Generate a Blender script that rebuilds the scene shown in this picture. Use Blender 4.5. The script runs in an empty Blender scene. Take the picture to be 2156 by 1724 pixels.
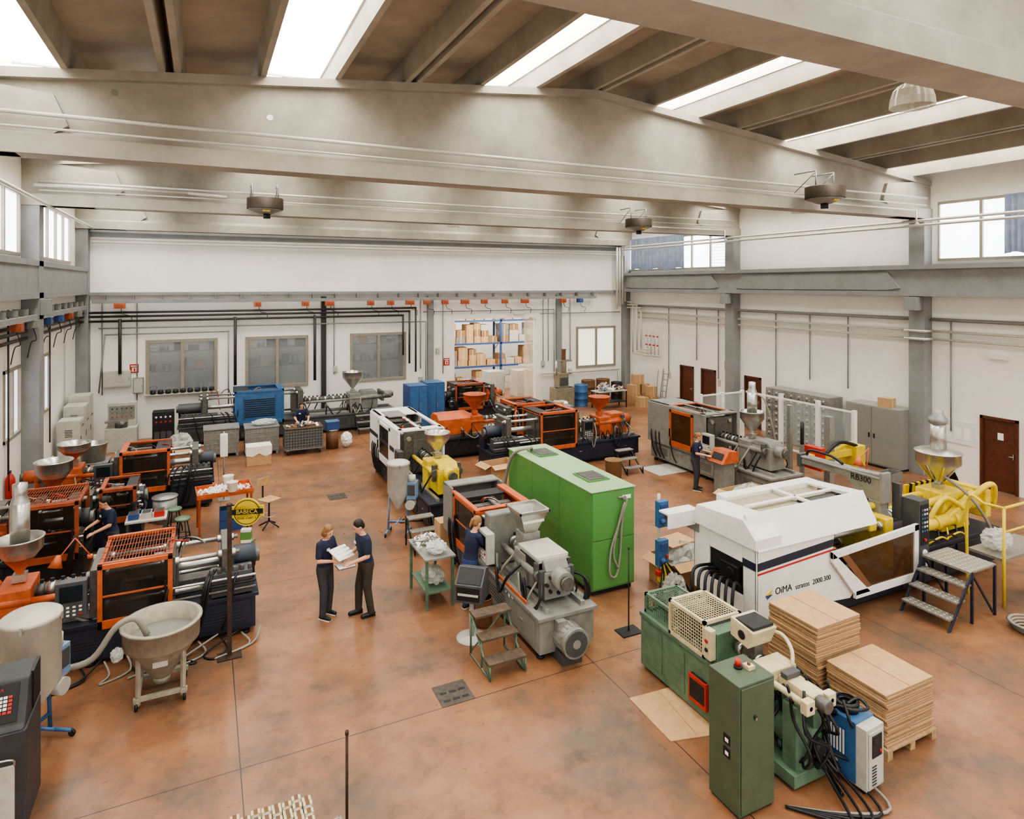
import bpy,bmesh,math,random
from mathutils import Vector,Matrix
R=random.Random(7)
pi=math.pi
# ---------------------------------------------------------------- materials
def lin(c): 
    return tuple(((x/255)/12.92 if x/255<=0.04045 else ((x/255+0.055)/1.055)**2.4) for x in c)+(1,)
MC={}
def mat(name,rgb,rough=.5,metal=0,var=.18,scale=5,bump=0,emit=0,alpha=1,dirt=None):
    if name in MC:return MC[name]
    m=bpy.data.materials.new(name);m.use_nodes=True
    nt=m.node_tree;p=nt.nodes['Principled BSDF']
    c=lin(rgb)
    p.inputs['Roughness'].default_value=rough;p.inputs['Metallic'].default_value=metal
    p.inputs['Base Color'].default_value=c
    if var>0:
        tc=nt.nodes.new('ShaderNodeTexCoord');n=nt.nodes.new('ShaderNodeTexNoise')
        n.inputs['Scale'].default_value=scale;n.inputs['Detail'].default_value=6;n.inputs['Roughness'].default_value=.65
        nt.links.new(tc.outputs['Object'],n.inputs['Vector'])
        cr=nt.nodes.new('ShaderNodeValToRGB')
        d=lin(dirt) if dirt else tuple(x*(1-var*1.6) for x in c[:3])+(1,)
        cr.color_ramp.elements[0].position=.3;cr.color_ramp.elements[0].color=d
        cr.color_ramp.elements[1].position=.62;cr.color_ramp.elements[1].color=c
        nt.links.new(n.outputs['Fac'],cr.inputs['Fac']);nt.links.new(cr.outputs['Color'],p.inputs['Base Color'])
        if bump>0:
            b=nt.nodes.new('ShaderNodeBump');b.inputs['Strength'].default_value=bump;b.inputs['Distance'].default_value=.02
            nt.links.new(n.outputs['Fac'],b.inputs['Height']);nt.links.new(b.outputs['Normal'],p.inputs['Normal'])
    if emit>0:
        p.inputs['Emission Color'].default_value=c;p.inputs['Emission Strength'].default_value=emit
    if alpha<1:p.inputs['Alpha'].default_value=alpha
    MC[name]=m;return m
CONC=mat('concrete',(172,166,153),.85,0,.2,.9,.15)
CONC2=mat('concrete_roof',(174,165,150),.9,0,.16,1.0,.15)
WALL=mat('white_plaster',(248,245,238),.8,0,.05,.7,.05)
GREYP=mat('grey_column_paint',(142,143,142),.7,0,.12,2)
FRAME=mat('window_frame_grey',(158,150,134),.5,.2,.1)
SKY=mat('skylight_sheet',(255,252,245),.5,0,0,emit=10.5)
DAY=mat('daylight_pane',(244,248,255),.3,0,0,emit=3.8)
FROST=mat('frosted_pane',(225,232,238),.3,0,0,emit=1.2)
WOODD=mat('door_brown',(96,52,32),.5,0,.25,9)
STEEL=mat('steel',(196,194,188),.3,.85,.12,12)
GALV=mat('galvanised',(164,166,162),.45,.6,.2,10)
IRON=mat('machined_iron',(112,110,104),.45,.4,.3,14)
DARK=mat('dark_iron',(44,45,48),.5,.2,.3,8)
BLACK=mat('black_rubber',(24,24,26),.5,0,.2,8)
NAVY=mat('navy_paint',(38,44,60),.45,0,.25,5)
ORANGE=mat('orange_paint',(198,98,54),.45,0,.24,6)
ORANGE2=mat('deep_orange_paint',(166,82,50),.5,0,.26,6)
GREY=mat('machine_grey',(138,137,130),.45,0,.2,5)
LGREY=mat('light_grey_paint',(192,190,179),.45,0,.14,5)
DGREY=mat('dark_grey_paint',(78,80,82),.45,0,.2,5)
WHITE=mat('white_paint',(238,236,230),.3,0,.06,4)
YEL=mat('yellow_paint',(228,200,52),.4,0,.18,6)
GREEN=mat('green_cabinet_paint',(88,142,76),.38,0,.08,2)
DGREEN=mat('dark_green_paint',(78,92,72),.45,0,.14,4)
MGREEN=mat('machine_green_paint',(98,126,102),.5,0,.26,6)
CREAM=mat('cream_paint',(216,202,164),.45,0,.2,6)
BLUE=mat('blue_paint',(62,106,152),.4,0,.18,6)
BLUE2=mat('mid_blue_paint',(52,82,134),.45,0,.15,6)
LBLUE=mat('pale_blue_paint',(120,146,180),.45,0,.15,6)
RED=mat('red_paint',(184,48,36),.4,0,.1)
CARD=mat('cardboard',(194,156,114),.85,0,.12,7)
CARD2=mat('cardboard_edge',(158,126,92),.9,0,.3,40)
PALLET=mat('pallet_wood',(184,152,110),.8,0,.3,12)
WOOD=mat('beech_wood',(198,158,110),.5,0,.2,9)
OLDW=mat('old_tread_wood',(96,80,64),.7,0,.35,10)
RUST=mat('rusty_steel',(78,60,50),.7,.3,.4,18)
GLASSD=mat('smoked_window',(48,42,36),.1,0,.2,3,alpha=.6)
AMBER=mat('amber_window',(90,62,38),.1,0,.2,3,alpha=.64)
PLAST=mat('clear_plastic_bag',(222,224,218),.2,0,.2,14,.5,alpha=.55)
WPLAS=mat('white_plastic',(238,234,225),.45,0,.06)
CURT=mat('blue_curtain',(146,158,180),.8,0,.2,4)
BROWN=mat('brown_drum',(118,82,54),.6,0,.25)
HOSE=mat('grey_hose',(146,141,129),.6,0,.1)
SCREEN=mat('screen_glass',(30,36,40),.15,0,0)
PIPEW=mat('pipe_paint_white',(206,203,192),.4,.1,.08)
PIPED=mat('pipe_dark',(66,64,62),.5,.3,.15)
SKIN=mat('skin',(214,162,132),.55,0,.04)
SHIRT=mat('navy_cotton',(32,40,66),.85,0,.12)
JEANS=mat('dark_jeans',(60,62,66),.85,0,.15)
WBLUE=mat('work_trousers_blue',(46,64,110),.85,0,.12)
HAIRD=mat('dark_hair',(38,28,20),.6,0,.2,30)
HAIRB=mat('blond_hair',(152,108,68),.6,0,.25,30)
LIP=mat('lips',(170,90,80),.5,0,0)
EYE=mat('eye_dark',(24,18,16),.3,0,0)
LAMPG=mat('lamp_glass',(216,212,196),.25,0,.1,8,alpha=.92)
BROWNF=mat('fan_drum_brown',(76,66,56),.6,.2,.2)
PAPER=mat('paper_white',(246,246,242),.7,0,0)
INK=mat('ink_black',(26,26,30),.6,0,0)
PERF=mat('perforated_tread',(180,176,166),.4,.5,.5,60)
CABD=mat('console_charcoal',(58,60,62),.5,0,.2,5)
# floor
def floor_mat():
    m=bpy.data.materials.new('resin_floor');m.use_nodes=True;nt=m.node_tree;N=nt.nodes;Lk=nt.links
    p=N['Principled BSDF'];tc=N.new('ShaderNodeTexCoord')
    def noise(s,d,r=.6):
        n=N.new('ShaderNodeTexNoise');n.inputs['Scale'].default_value=s;n.inputs['Detail'].default_value=d;n.inputs['Roughness'].default_value=r
        Lk.new(tc.outputs['Object'],n.inputs['Vector']);return n
    n1=noise(.5,9,.7);n2=noise(1.7,10,.72);n3=noise(22,4,.6)
    r1=N.new('ShaderNodeValToRGB');e=r1.color_ramp.elements
    e[0].position=.36;e[0].color=lin((100,82,66));e[1].position=.66;e[1].color=lin((158,116,84))
    x=e.new(.5);x.color=lin((136,94,66))
    Lk.new(n1.outputs['Fac'],r1.inputs['Fac'])
    r2=N.new('ShaderNodeValToRGB');r2.color_ramp.elements[0].position=.32;r2.color_ramp.elements[0].color=(.5,.54,.58,1);r2.color_ramp.elements[1].position=.5;r2.color_ramp.elements[1].color=(1,1,1,1)
    Lk.new(n2.outputs['Fac'],r2.inputs['Fac'])
    mx=N.new('ShaderNodeMixRGB');mx.blend_type='MULTIPLY';mx.inputs[0].default_value=.8
    Lk.new(r1.outputs['Color'],mx.inputs[1]);Lk.new(r2.outputs['Color'],mx.inputs[2])
    sp=N.new('ShaderNodeSeparateXYZ');Lk.new(tc.outputs['Object'],sp.inputs[0])
    def joint(out,off,per):
        a=N.new('ShaderNodeMath');a.operation='SUBTRACT';Lk.new(out,a.inputs[0]);a.inputs[1].default_value=off-per*10
        b=N.new('ShaderNodeMath');b.operation='MODULO';Lk.new(a.outputs[0],b.inputs[0]);b.inputs[1].default_value=per
        c=N.new('ShaderNodeMath');c.operation='LESS_THAN';Lk.new(b.outputs[0],c.inputs[0]);c.inputs[1].default_value=.014;return c
    j1=joint(sp.outputs[0],.4,5.17);j2=joint(sp.outputs[1],8.6,5.1)
    mxx=N.new('ShaderNodeMath');mxx.operation='MAXIMUM';Lk.new(j1.outputs[0],mxx.inputs[0]);Lk.new(j2.outputs[0],mxx.inputs[1])
    m2=N.new('ShaderNodeMixRGB');Lk.new(mxx.outputs[0],m2.inputs[0]);Lk.new(mx.outputs[0],m2.inputs[1]);m2.inputs[2].default_value=lin((52,42,36))
    Lk.new(m2.outputs[0],p.inputs['Base Color'])
    rr=N.new('ShaderNodeMapRange');rr.inputs['From Min'].default_value=.3;rr.inputs['From Max'].default_value=.7;rr.inputs['To Min'].default_value=.46;rr.inputs['To Max'].default_value=.24
    Lk.new(n2.outputs['Fac'],rr.inputs['Value']);Lk.new(rr.outputs[0],p.inputs['Roughness'])
    b=N.new('ShaderNodeBump');b.inputs['Strength'].default_value=.06;b.inputs['Distance'].default_value=.01
    Lk.new(n3.outputs['Fac'],b.inputs['Height']);Lk.new(b.outputs[0],p.inputs['Normal'])
    return m
FLOOR=floor_mat()
# ---------------------------------------------------------------- mesh builder
def catmull(P,k=5):
    P=[Vector(p) for p in P];out=[]
    for i in range(len(P)-1):
        a=P[max(i-1,0)];b=P[i];c=P[i+1];d=P[min(i+2,len(P)-1)]
        for j in range(k):
            t=j/k;out.append(.5*((2*b)+(c-a)*t+(2*a-5*b+4*c-d)*t*t+(3*b-a-3*c+d)*t**3))
    out.append(P[-1]);return out
class B:
    def __init__(s): s.v=[];s.f=[];s.mi=[];s.sm=[];s.mats=[]
    def add(s,vs,fs,m,smooth=False):
        if m not in s.mats:s.mats.append(m)
        i=s.mats.index(m);o=len(s.v)
        s.v+=[tuple(p) for p in vs]
        for f in fs:s.f.append([a+o for a in f]);s.mi.append(i);s.sm.append(smooth)
        return s
    def box(s,x0,x1,y0,y1,z0,z1,m):
        return s.add([(x,y,z) for z in(z0,z1) for y in(y0,y1) for x in(x0,x1)],
          [(0,2,3,1),(4,5,7,6),(0,1,5,4),(2,6,7,3),(0,4,6,2),(1,3,7,5)],m)
    def obox(s,c,sz,rot,m):
        M=Matrix.Translation(c)@Matrix.Rotation(rot[2],4,'Z')@Matrix.Rotation(rot[1],4,'Y')@Matrix.Rotation(rot[0],4,'X')
        return s.add([M@Vector((x*sz[0]/2,y*sz[1]/2,z*sz[2]/2)) for z in(-1,1) for y in(-1,1) for x in(-1,1)],
          [(0,2,3,1),(4,5,7,6),(0,1,5,4),(2,6,7,3),(0,4,6,2),(1,3,7,5)],m)
    def prism(s,poly,ax,a0,a1,m):
        n=len(poly)
        def P(a,q): return (a,q[0],q[1]) if ax=='x' else ((q[0],a,q[1]) if ax=='y' else (q[0],q[1],a))
        vs=[P(a0,q) for q in poly]+[P(a1,q) for q in poly]
        fs=[tuple(range(n)),tuple(range(2*n-1,n-1,-1))]+[(i,(i+1)%n,(i+1)%n+n,i+n) for i in range(n)]
        return s.add(vs,fs,m)
    def ringtube(s,pts,rad,m,n=8,cap=True):
        pts=[Vector(p) for p in pts];vs=[];fs=[]
        t0=(pts[1]-pts[0]).normalized()
        u=t0.orthogonal().normalized()
        for i,p in enumerate(pts):
            t=(pts[min(i+1,len(pts)-1)]-pts[max(i-1,0)])
            if t.length<1e-9:t=t0
            t=t.normalized();u=(u-t*u.dot(t));u=u.normalized() if u.length>1e-6 else t.orthogonal().normalized()
            w=t.cross(u);r=rad[i] if isinstance(rad,(list,tuple)) else rad
            for k in range(n):
                a=2*pi*k/n;vs.append(p+u*math.cos(a)*r+w*math.sin(a)*r)
        for i in range(len(pts)-1):
            for k in range(n):
                fs.append((i*n+k,i*n+(k+1)%n,(i+1)*n+(k+1)%n,(i+1)*n+k))
        s.add(vs,fs,m,True)
        if cap:
            o=len(s.v)-len(vs);i=s.mats.index(m)
            s.f.append([o+k for k in range(n)][::-1]);s.mi.append(i);s.sm.append(False)
            s.f.append([o+(len(pts)-1)*n+k for k in range(n)]);s.mi.append(i);s.sm.append(False)
        return s
    def cyl(s,p0,p1,r,m,r1=None,n=16):
        return s.ringtube([p0,p1],[r,r if r1 is None else r1],m,n)
    def hose(s,pts,r,m,n=6,k=5): return s.ringtube(catmull(pts,k),r,m,n)
    def lathe(s,prof,m,c=(0,0,0),n=24,ax='z'):
        vs=[];fs=[]
        for r,z in prof:
            for k in range(n):
                a=2*pi*k/n
                q=(r*math.cos(a),r*math.sin(a),z)
                if ax=='x':q=(q[2],q[0],q[1])
                if ax=='y':q=(q[0],q[2],q[1])
                vs.append((c[0]+q[0],c[1]+q[1],c[2]+q[2]))
        for i in range(len(prof)-1):
            for k in range(n):fs.append((i*n+k,i*n+(k+1)%n,(i+1)*n+(k+1)%n,(i+1)*n+k))
        return s.add(vs,fs,m,True)
    def capsule(s,p0,p1,r0,r1,m,n=12):
        p0=Vector(p0);p1=Vector(p1);d=(p1-p0);L=d.length
        d=d/L if L>1e-6 else Vector((0,0,1))
        pts=[];rad=[]
        for a in(88,60,30,0):pts.append(p0-d*r0*math.sin(math.radians(a)));rad.append(r0*math.cos(math.radians(a)))
        for a in(0,30,60,88):pts.append(p1+d*r1*math.sin(math.radians(a)));rad.append(r1*math.cos(math.radians(a)))
        return s.ringtube(pts,rad,m,n)
    def ell(s,c,r,m,n=16,k=10):
        vs=[];fs=[]
        for i in range(k+1):
            a=-pi/2+pi*i/k;a=max(-1.54,min(1.54,a))
            for j in range(n):
                b=2*pi*j/n;vs.append((c[0]+r[0]*math.cos(a)*math.cos(b),c[1]+r[1]*math.cos(a)*math.sin(b),c[2]+r[2]*math.sin(a)))
        for i in range(k):
            for j in range(n):fs.append((i*n+j,i*n+(j+1)%n,(i+1)*n+(j+1)%n,(i+1)*n+j))
        fs.append(tuple(range(n))[::-1]);fs.append(tuple(k*n+j for j in range(n)))
        return s.add(vs,fs,m,True)
    def mesh(s,name,flip=None):
        me=bpy.data.meshes.new(name)
        v=s.v if flip is None else [(flip-x,y,z) for x,y,z in s.v]
        me.from_pydata(v,[],s.f)
        for m in s.mats:me.materials.append(m)
        me.polygons.foreach_set('material_index',s.mi);me.polygons.foreach_set('use_smooth',s.sm)
        bm=bmesh.new();bm.from_mesh(me);bmesh.ops.recalc_face_normals(bm,faces=bm.faces);bm.to_mesh(me);bm.free()
        return me
COL=bpy.context.scene.collection
def link(o): COL.objects.link(o);return o
def bev(o,w):
    if w:
        b=o.modifiers.new('bevel','BEVEL');b.width=w;b.segments=2;b.limit_method='ANGLE';b.angle_limit=math.radians(50)
class T:
    def __init__(s,name,label,cat,loc=(0,0,0),rz=0,flip=None,group=None):
        e=bpy.data.objects.new(name,None);e.empty_display_size=.2;link(e)
        e.location=loc;e.rotation_euler=(0,0,math.radians(rz));e['label']=label;e['category']=cat
        if group:e['group']=group
        s.e=e;s.flip=flip
    def part(s,name,b,bevel=.006,label=None,parent=None):
        o=bpy.data.objects.new(name,b.mesh(name,s.flip));link(o);o.parent=parent or s.e
        if label:o['label']=label
        bev(o,bevel);return o
    def text(s,txt,size,m,loc,rot,name='lettering',parent=None,ext=.002):
        o=textobj(name,txt,size,m,ext);o.parent=parent or s.e
        l=list(loc)
        if s.flip is not None:l[0]=s.flip-l[0]
        o.location=l;o.rotation_euler=[math.radians(a) for a in rot];return o
def textobj(name,txt,size,m,ext=.002):
    c=bpy.data.curves.new(name,'FONT');c.body=txt;c.size=size;c.extrude=ext;c.align_x='CENTER';c.align_y='CENTER'
    t=bpy.data.objects.new('tmp',c);link(t);bpy.context.view_layer.update()
    me=bpy.data.meshes.new_from_object(t.evaluated_get(bpy.context.evaluated_depsgraph_get()))
    bpy.data.objects.remove(t);me.materials.clear();me.materials.append(m)
    o=bpy.data.objects.new(name,me);link(o);return o
def solo(name,label,cat,b,loc=(0,0,0),rz=0,bevel=.006,group=None):
    o=bpy.data.objects.new(name,b.mesh(name));link(o);o.location=loc;o.rotation_euler=(0,0,math.radians(rz))
    o['label']=label;o['category']=cat
    if group:o['group']=group
    bev(o,bevel);return o
def struct(name,b,bevel=0,label=None):
    o=bpy.data.objects.new(name,b.mesh(name));link(o);o['kind']='structure'
    if label:o['label']=label
    bev(o,bevel);return o
# ---------------------------------------------------------------- shell
XL,XR,YF,XM=-4.3,20.8,28.8,8.25
def wall_cells(a0,a1,z0,z1,holes,fn):
    A=sorted({a0,a1}|{h[0] for h in holes}|{h[1] for h in holes});Z=sorted({z0,z1}|{h[2] for h in holes}|{h[3] for h in holes})
    for i in range(len(A)-1):
        for j in range(len(Z)-1):
            ca=(A[i]+A[i+1])/2;cz=(Z[j]+Z[j+1])/2
            if not any(h[0]<ca<h[1] and h[2]<cz<h[3] for h in holes):fn(A[i],A[i+1],Z[j],Z[j+1])
b=B();b.box(XL-.3,XR+4.3,-5,YF+12,-.2,0,FLOOR);struct('floor',b)
far_win=[(-2.0,.44,1.72,3.78),(1.6,4.0,1.72,3.78),(5.92,8.35,1.72,3.78),(17.65,20.0,1.7,3.75)]
b=B();wall_cells(XL-.3,XR+.3,0,11,far_win+[(10.8,15.2,0,4.35)],lambda a,c,z,w:b.box(a,c,YF,YF+.3,z,w,WALL));struct('wall_far',b)
rdoors=[(23.45,24.4),(22.0,22.95),(19.4,20.3),(10.1,11.1)]
rwin=[(21.1,28.5,6.75,8.4),(4.9,12.3,6.75,8.6)]
b=B();wall_cells(-5,YF,0,11,[(a,c,0,2.15) for a,c in rdoors]+rwin,lambda a,c,z,w:b.box(XR,XR+.3,a,c,z,w,WALL));struct('wall_right',b)
lwin=[(22.2,23.9,2.2,3.95),(18.9,20.4,2.2,3.95),(13.2,20.3,6.75,8.4),(21.2,27.2,6.75,8.4)]
b=B();wall_cells(-5,YF,0,11,lwin,lambda a,c,z,w:b.box(XL-.3,XL,a,c,z,w,WALL));struct('wall_left',b)
wn=[0]
def win_y(x0,x1,z0,z1,pane,y=YF,split=2,fm=FRAME):
    wn[0]+=1;b=B();t=.06
    b.box(x0-.06,x1+.06,y-.05,y+.06,z0-.06,z0+t,fm);b.box(x0-.06,x1+.06,y-.05,y+.06,z1-t,z1+.06,fm)
    for i in range(split+1):
        x=x0+(x1-x0)*i/split;b.box(max(x-t,x0-.06),min(x+t,x1+.06),y-.045,y+.06,z0,z1,fm)
    b.box(x0,x1,y+.02,y+.03,z0,z1,pane);struct('window_%d'%wn[0],b)
def win_x(x,y0,y1,z0,z1,pane,s,split=4,fm=FRAME):
    wn[0]+=1;b=B();t=.04
    def bx(a0,a1,q0,q1,z,w,m):b.box(min(x-s*a0,x-s*a1),max(x-s*a0,x-s*a1),q0,q1,z,w,m)
    bx(-.06,.05,y0,y1,z0,z0+.08,fm);bx(-.06,.05,y0,y1,z1-.08,z1,fm)
    for i in range(split+1):
        y=y0+(y1-y0)*i/split;bx(-.06,.045,max(y-t,y0),min(y+t,y1),z0,z1,fm)
    bx(-.04,-.03,y0,y1,z0,z1,pane)
    if z1>5:
        k=0
        while z0+.1+k*.14<z1-.1:
            bx(-.025,-.02,y0,y0+(y1-y0)/split,z0+.1+k*.14,z0+.115+k*.14,fm);k+=1
    struct('window_%d'%wn[0],b)
GLR=mat('room_window_glass',(176,182,184),.1,0,.1,.6,alpha=.3)
for w in far_win[:3]:win_y(*w,GLR)
win_y(*far_win[3],mat('lit_window_pane',(236,237,222),.3,0,.1,1,emit=1.0))
for w in rwin:win_x(XR,*w,DAY,1,6)
for w in lwin[:2]:win_x(XL,*w,FROST,-1,2)
for w in lwin[2:]:win_x(XL,*w,DAY,-1,5)
for i,(a,c) in enumerate(rdoors):
    b=B();b.box(XR+.02,XR+.08,a+.08,c-.08,0.01,2.07,WOODD)
    b.box(XR-.04,XR+.3,a,a+.08,0,2.15,WOODD);b.box(XR-.04,XR+.3,c-.08,c,0,2.15,WOODD);b.box(XR-.04,XR+.3,a,c,2.07,2.15,WOODD)
    b.box(XR-.02,XR+.02,a+.12,a+.15,1.0,1.16,STEEL);b.cyl((XR-.03,a+.14,1.08),(XR-.03,a+.26,1.08),.012,STEEL,n=8)
    if i==3:b.box(XR+.01,XR+.02,a+.4,a+.55,1.5,1.7,PAPER)
    struct('door_%d'%(i+1),b)
tn=[0]
def trim(b,bevel=0,label=None):
    tn[0]+=1;return struct('trim_%d'%tn[0],b,bevel,label)
ZE,ZM,ZB=9.3,10.53,8.1
def zr(x): return ZM-abs(x-XM)*(ZM-ZE)/(XM-XL)
for Y in(3.95,12.75,20.8,28.5):
    b=B()
    b.prism([(XL,ZB+.1),(XR,ZB+.1),(XR,ZE),(XM,ZM),(XL,ZE)],'y',Y-.09,Y+.09,CONC)
    for s in(-1,1):
        b.prism([(XL,ZB),(XL+1.6,ZB),(XL+2.3,ZB+.5),(XL+2.1,zr(XL+2)-.4),(XL,ZE)] if s<0 else [(XR,ZB),(XR,ZE),(XR-2.1,zr(XR-2)-.4),(XR-2.3,ZB+.5),(XR-1.6,ZB)],'y',Y-.2,Y+.2,CONC)
    b.prism([(Y-.27,ZB),(Y+.27,ZB),(Y+.27,ZB+.3),(Y+.1,ZB+.42),(Y-.1,ZB+.42),(Y-.27,ZB+.3)],'x',XL,XR,CONC)
    for a,c in((XL,XM),(XM,XR)):
        b.prism([(a,zr(a)-.16),(c,zr(c)-.16),(c,zr(c)),(a,zr(a))],'y',Y-.24,Y+.24,CONC)
    if Y==12.75:
        for hx,hz,m in((1.1,9.11,PAPER),(-1.36,9.25,GREY)):b.cyl((hx,Y-.1,hz),(hx,Y-.085,hz),.055,m,n=16)  # flat discs stand for web holes; pale one paints skylight showing through
    trim(b)
sk=[(-3.3,-2.15),(1.08,2.21),(5.42,6.57),(10.0,11.2),(14.33,15.46),(18.7,19.8)]
edges=[XL]+[x for s_ in sk for x in s_]+[XR]
b=B()
Y0,Y1=-5,YF
for i in range(0,len(edges),2):
    a,c=edges[i],edges[i+1]
    def slab(a,c):
        b.prism([(a,zr(a)+.46),(c,zr(c)+.46),(c,zr(c)+.6),(a,zr(a)+.6)],'y',Y0,Y1,CONC2)
    if a<XM<c: slab(a,XM);slab(XM,c)
    else: slab(a,c)
    def rib(x,wb=.1,wt=.22):
        z=zr(x);b.prism([(x-wb/2,z),(x+wb/2,z),(x+wt/2,z+.48),(x-wt/2,z+.48)],'y',Y0,Y1,CONC)
    if c-a>2:
        mid=(a+c)/2
        for x in(a+.1,mid-.12,mid+.12,c-.1):rib(x)
    else:
        rib(c-.1 if i==0 else a+.1)
struct('ceiling',b)
for i,(a,c) in enumerate(sk):
    b=B()
    z=zr((a+c)/2)
    for x in(a-.02,c-.03): b.box(x,x+.05,Y0,Y1,zr(x)+.4,zr(x)+.95,WHITE)
    n=int((c-a)/.05);pts=[]
    for k in range(n+1):
        x=a+(c-a)*k/n;pts.append((x,z+.82+.02*(k%2)))
    vs=[(x,Y0,q) for x,q in pts]+[(x,Y1,q) for x,q in pts]
    b.add(vs,[(k,k+1,k+n+2,k+n+1) for k in range(n)],SKY)
    for y in (6,10,15,18.5,23,26):b.box(a,c,y-.02,y+.02,z+.74,z+.78,GALV)
    wn[0]+=1;struct('window_%d'%wn[0],b,label='skylight strip')
for Y in(12.75,20.8):
    b=B();b.box(XR-.4,XR,Y-.25,Y+.25,0,ZB,GREYP);b.box(XR-.75,XR-.4,Y-.2,Y+.2,5.2,5.62,GREYP);trim(b,.01)
    b=B();b.box(XL,XL+.4,Y-.25,Y+.25,0,ZB,GREYP);b.box(XL+.4,XL+.6,Y-.2,Y+.2,5.2,5.62,GREYP);trim(b,.01)
b=B();b.box(XL,XL+.4,YF-.45,YF,0,ZB,GREYP);trim(b,.01)
b=B();b.box(XR-.35,XR,YF-.35,YF,0,ZB,GREYP);trim(b,.01)
for x0,x1 in((XR-.6,XR-.05),(XL+.05,XL+.4)):
    b=B()
    b.box(x0+.1,x1-.03,-5,YF-.5,5.72,6.55,GREYP);b.box(x0,x1,-5,YF-.5,5.65,5.8,GREYP);b.box(x0,x1,-5,YF-.5,6.5,6.64,GREYP);trim(b)
b=B()
for s0,s1 in((13.2,20.3),(21.3,28.0)):
    b.prism([(s0,5.9),(s0+.4,5.84),(s1-.4,5.84),(s1,5.9),(s1-.4,6.42),(s0+.4,6.42)],'x',XR-.56,XR-.5,GREYP)
trim(b)
for x,w,m in((9.57,.28,GREYP),(16.5,.3,GREYP),(4.7,.2,PIPED)):
    b=B();b.box(x-w/2,x+w/2,YF-.16,YF,0,5.5,m);trim(b)
b=B();b.box(XL+.4,XR-.35,YF-.22,YF,5.6,5.72,GREYP);b.box(XL+.4,XR-.35,YF-.1,YF,7.85,8.0,GREYP);trim(b)
b=B();b.box(9,XR+4,YF+9,YF+9.2,0,7,WALL);b.box(9,9.2,YF+.3,YF+9,0,7,WALL);struct('wall_warehouse',b)
b=B();b.box(9,XR+4,YF+.3,YF+9.2,7,7.2,WALL);struct('ceiling_warehouse',b)
b=B();b.box(XL,8.9,YF+1.6,YF+1.7,0,5,GREY);b.box(8.8,8.9,YF+.3,YF+1.6,0,5,GREY);struct('wall_corridor',b)
# ---------------------------------------------------------------- generic things
def box_carton(label,loc,sz,rz=0,open_=False,group=None,m=CARD):
    b=B();x,y,z=sz
    if open_:
        t=.012
        b.box(-x/2,x/2,-y/2,y/2,0,t,m);b.box(-x/2,x/2,-y/2,-y/2+t,t,z,m);b.box(-x/2,x/2,y/2-t,y/2,t,z,m);b.box(-x/2,-x/2+t,-y/2,y/2,t,z,m);b.box(x/2-t,x/2,-y/2,y/2,t,z,m)
        b.obox((0,-y/2-.1,z-.03),(x*.98,.22,.008),(.4,0,0),m);b.obox((x/2+.1,0,z-.03),(.22,y*.98,.008),(0,.4,0),m)
        b.obox((-x/2-.1,0,z-.03),(.22,y*.98,.008),(0,-.4,0),m)
    else:
        b.box(-x/2,x/2,-y/2,y/2,0,z,m);b.box(-.03,.03,-y/2-.002,y/2+.002,-.0,z+.002,mat('packing_tape',(206,176,130),.3,0,0));b.box(-x/2,x/2,-.004,.004,z,z+.003,CARD2)
    return solo('cardboard_box',label,'box',b,loc,rz,.004,group)
def bag(label,loc,r,name='plastic_bag',m=PLAST,seed=1):
    b=B();rr=random.Random(seed);n=22;k=12
    vs=[];fs=[]
    for i in range(k+1):
        a=-pi/2*.9+pi*.95*i/k
        for j in range(n):
            t=2*pi*j/n;q=1+rr.uniform(-.17,.17)
            vs.append((r[0]*math.cos(a)*math.cos(t)*q,r[1]*math.cos(a)*math.sin(t)*q,r[2]*(1+math.sin(a)*q*.95)*.5))
    mn=min(v[2] for v in vs);vs=[(x,y,z-mn) for x,y,z in vs]
    for i in range(k):
        for j in range(n):fs.append((i*n+j,i*n+(j+1)%n,(i+1)*n+(j+1)%n,(i+1)*n+j))
    fs.append(tuple(range(n))[::-1]);fs.append(tuple(k*n+j for j in range(n)))
    b.add(vs,fs,m,False);return solo(name,label,'bag',b,loc,0,0)
def hopper_part(t,x,y,z0,z1,r,m,lid=True,cyl_h=None,name='hopper',cone=None):
    h=z1-z0;ch=cyl_h if cyl_h is not None else h*.35
    b=B();b.lathe([(.05,z0),(.06,z0+.05),(r*.96,z1-ch),(r,z1-ch+.01),(r,z1-.02),(r+.02,z1-.02),(r+.02,z1),(r-.015,z1),(r-.015,z1-ch),(.05,z0+.1)],m,(x,y,0))
    if cone: b.lathe([(.052,z0-.002),(.07,z0+.05),(r*.7,z0+(h-ch)*.7),(r*.72,z0+(h-ch)*.7)],cone,(x,y,0))
    if lid:b.lathe([(r+.01,z1),(r*.9,z1+.03),(.05,z1+.06),(.001,z1+.06)],m,(x,y,0))
    b.box(x-.09,x+.09,y-.09,y+.09,z0-.12,z0,m)
    return t.part(name,b,0)
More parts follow.
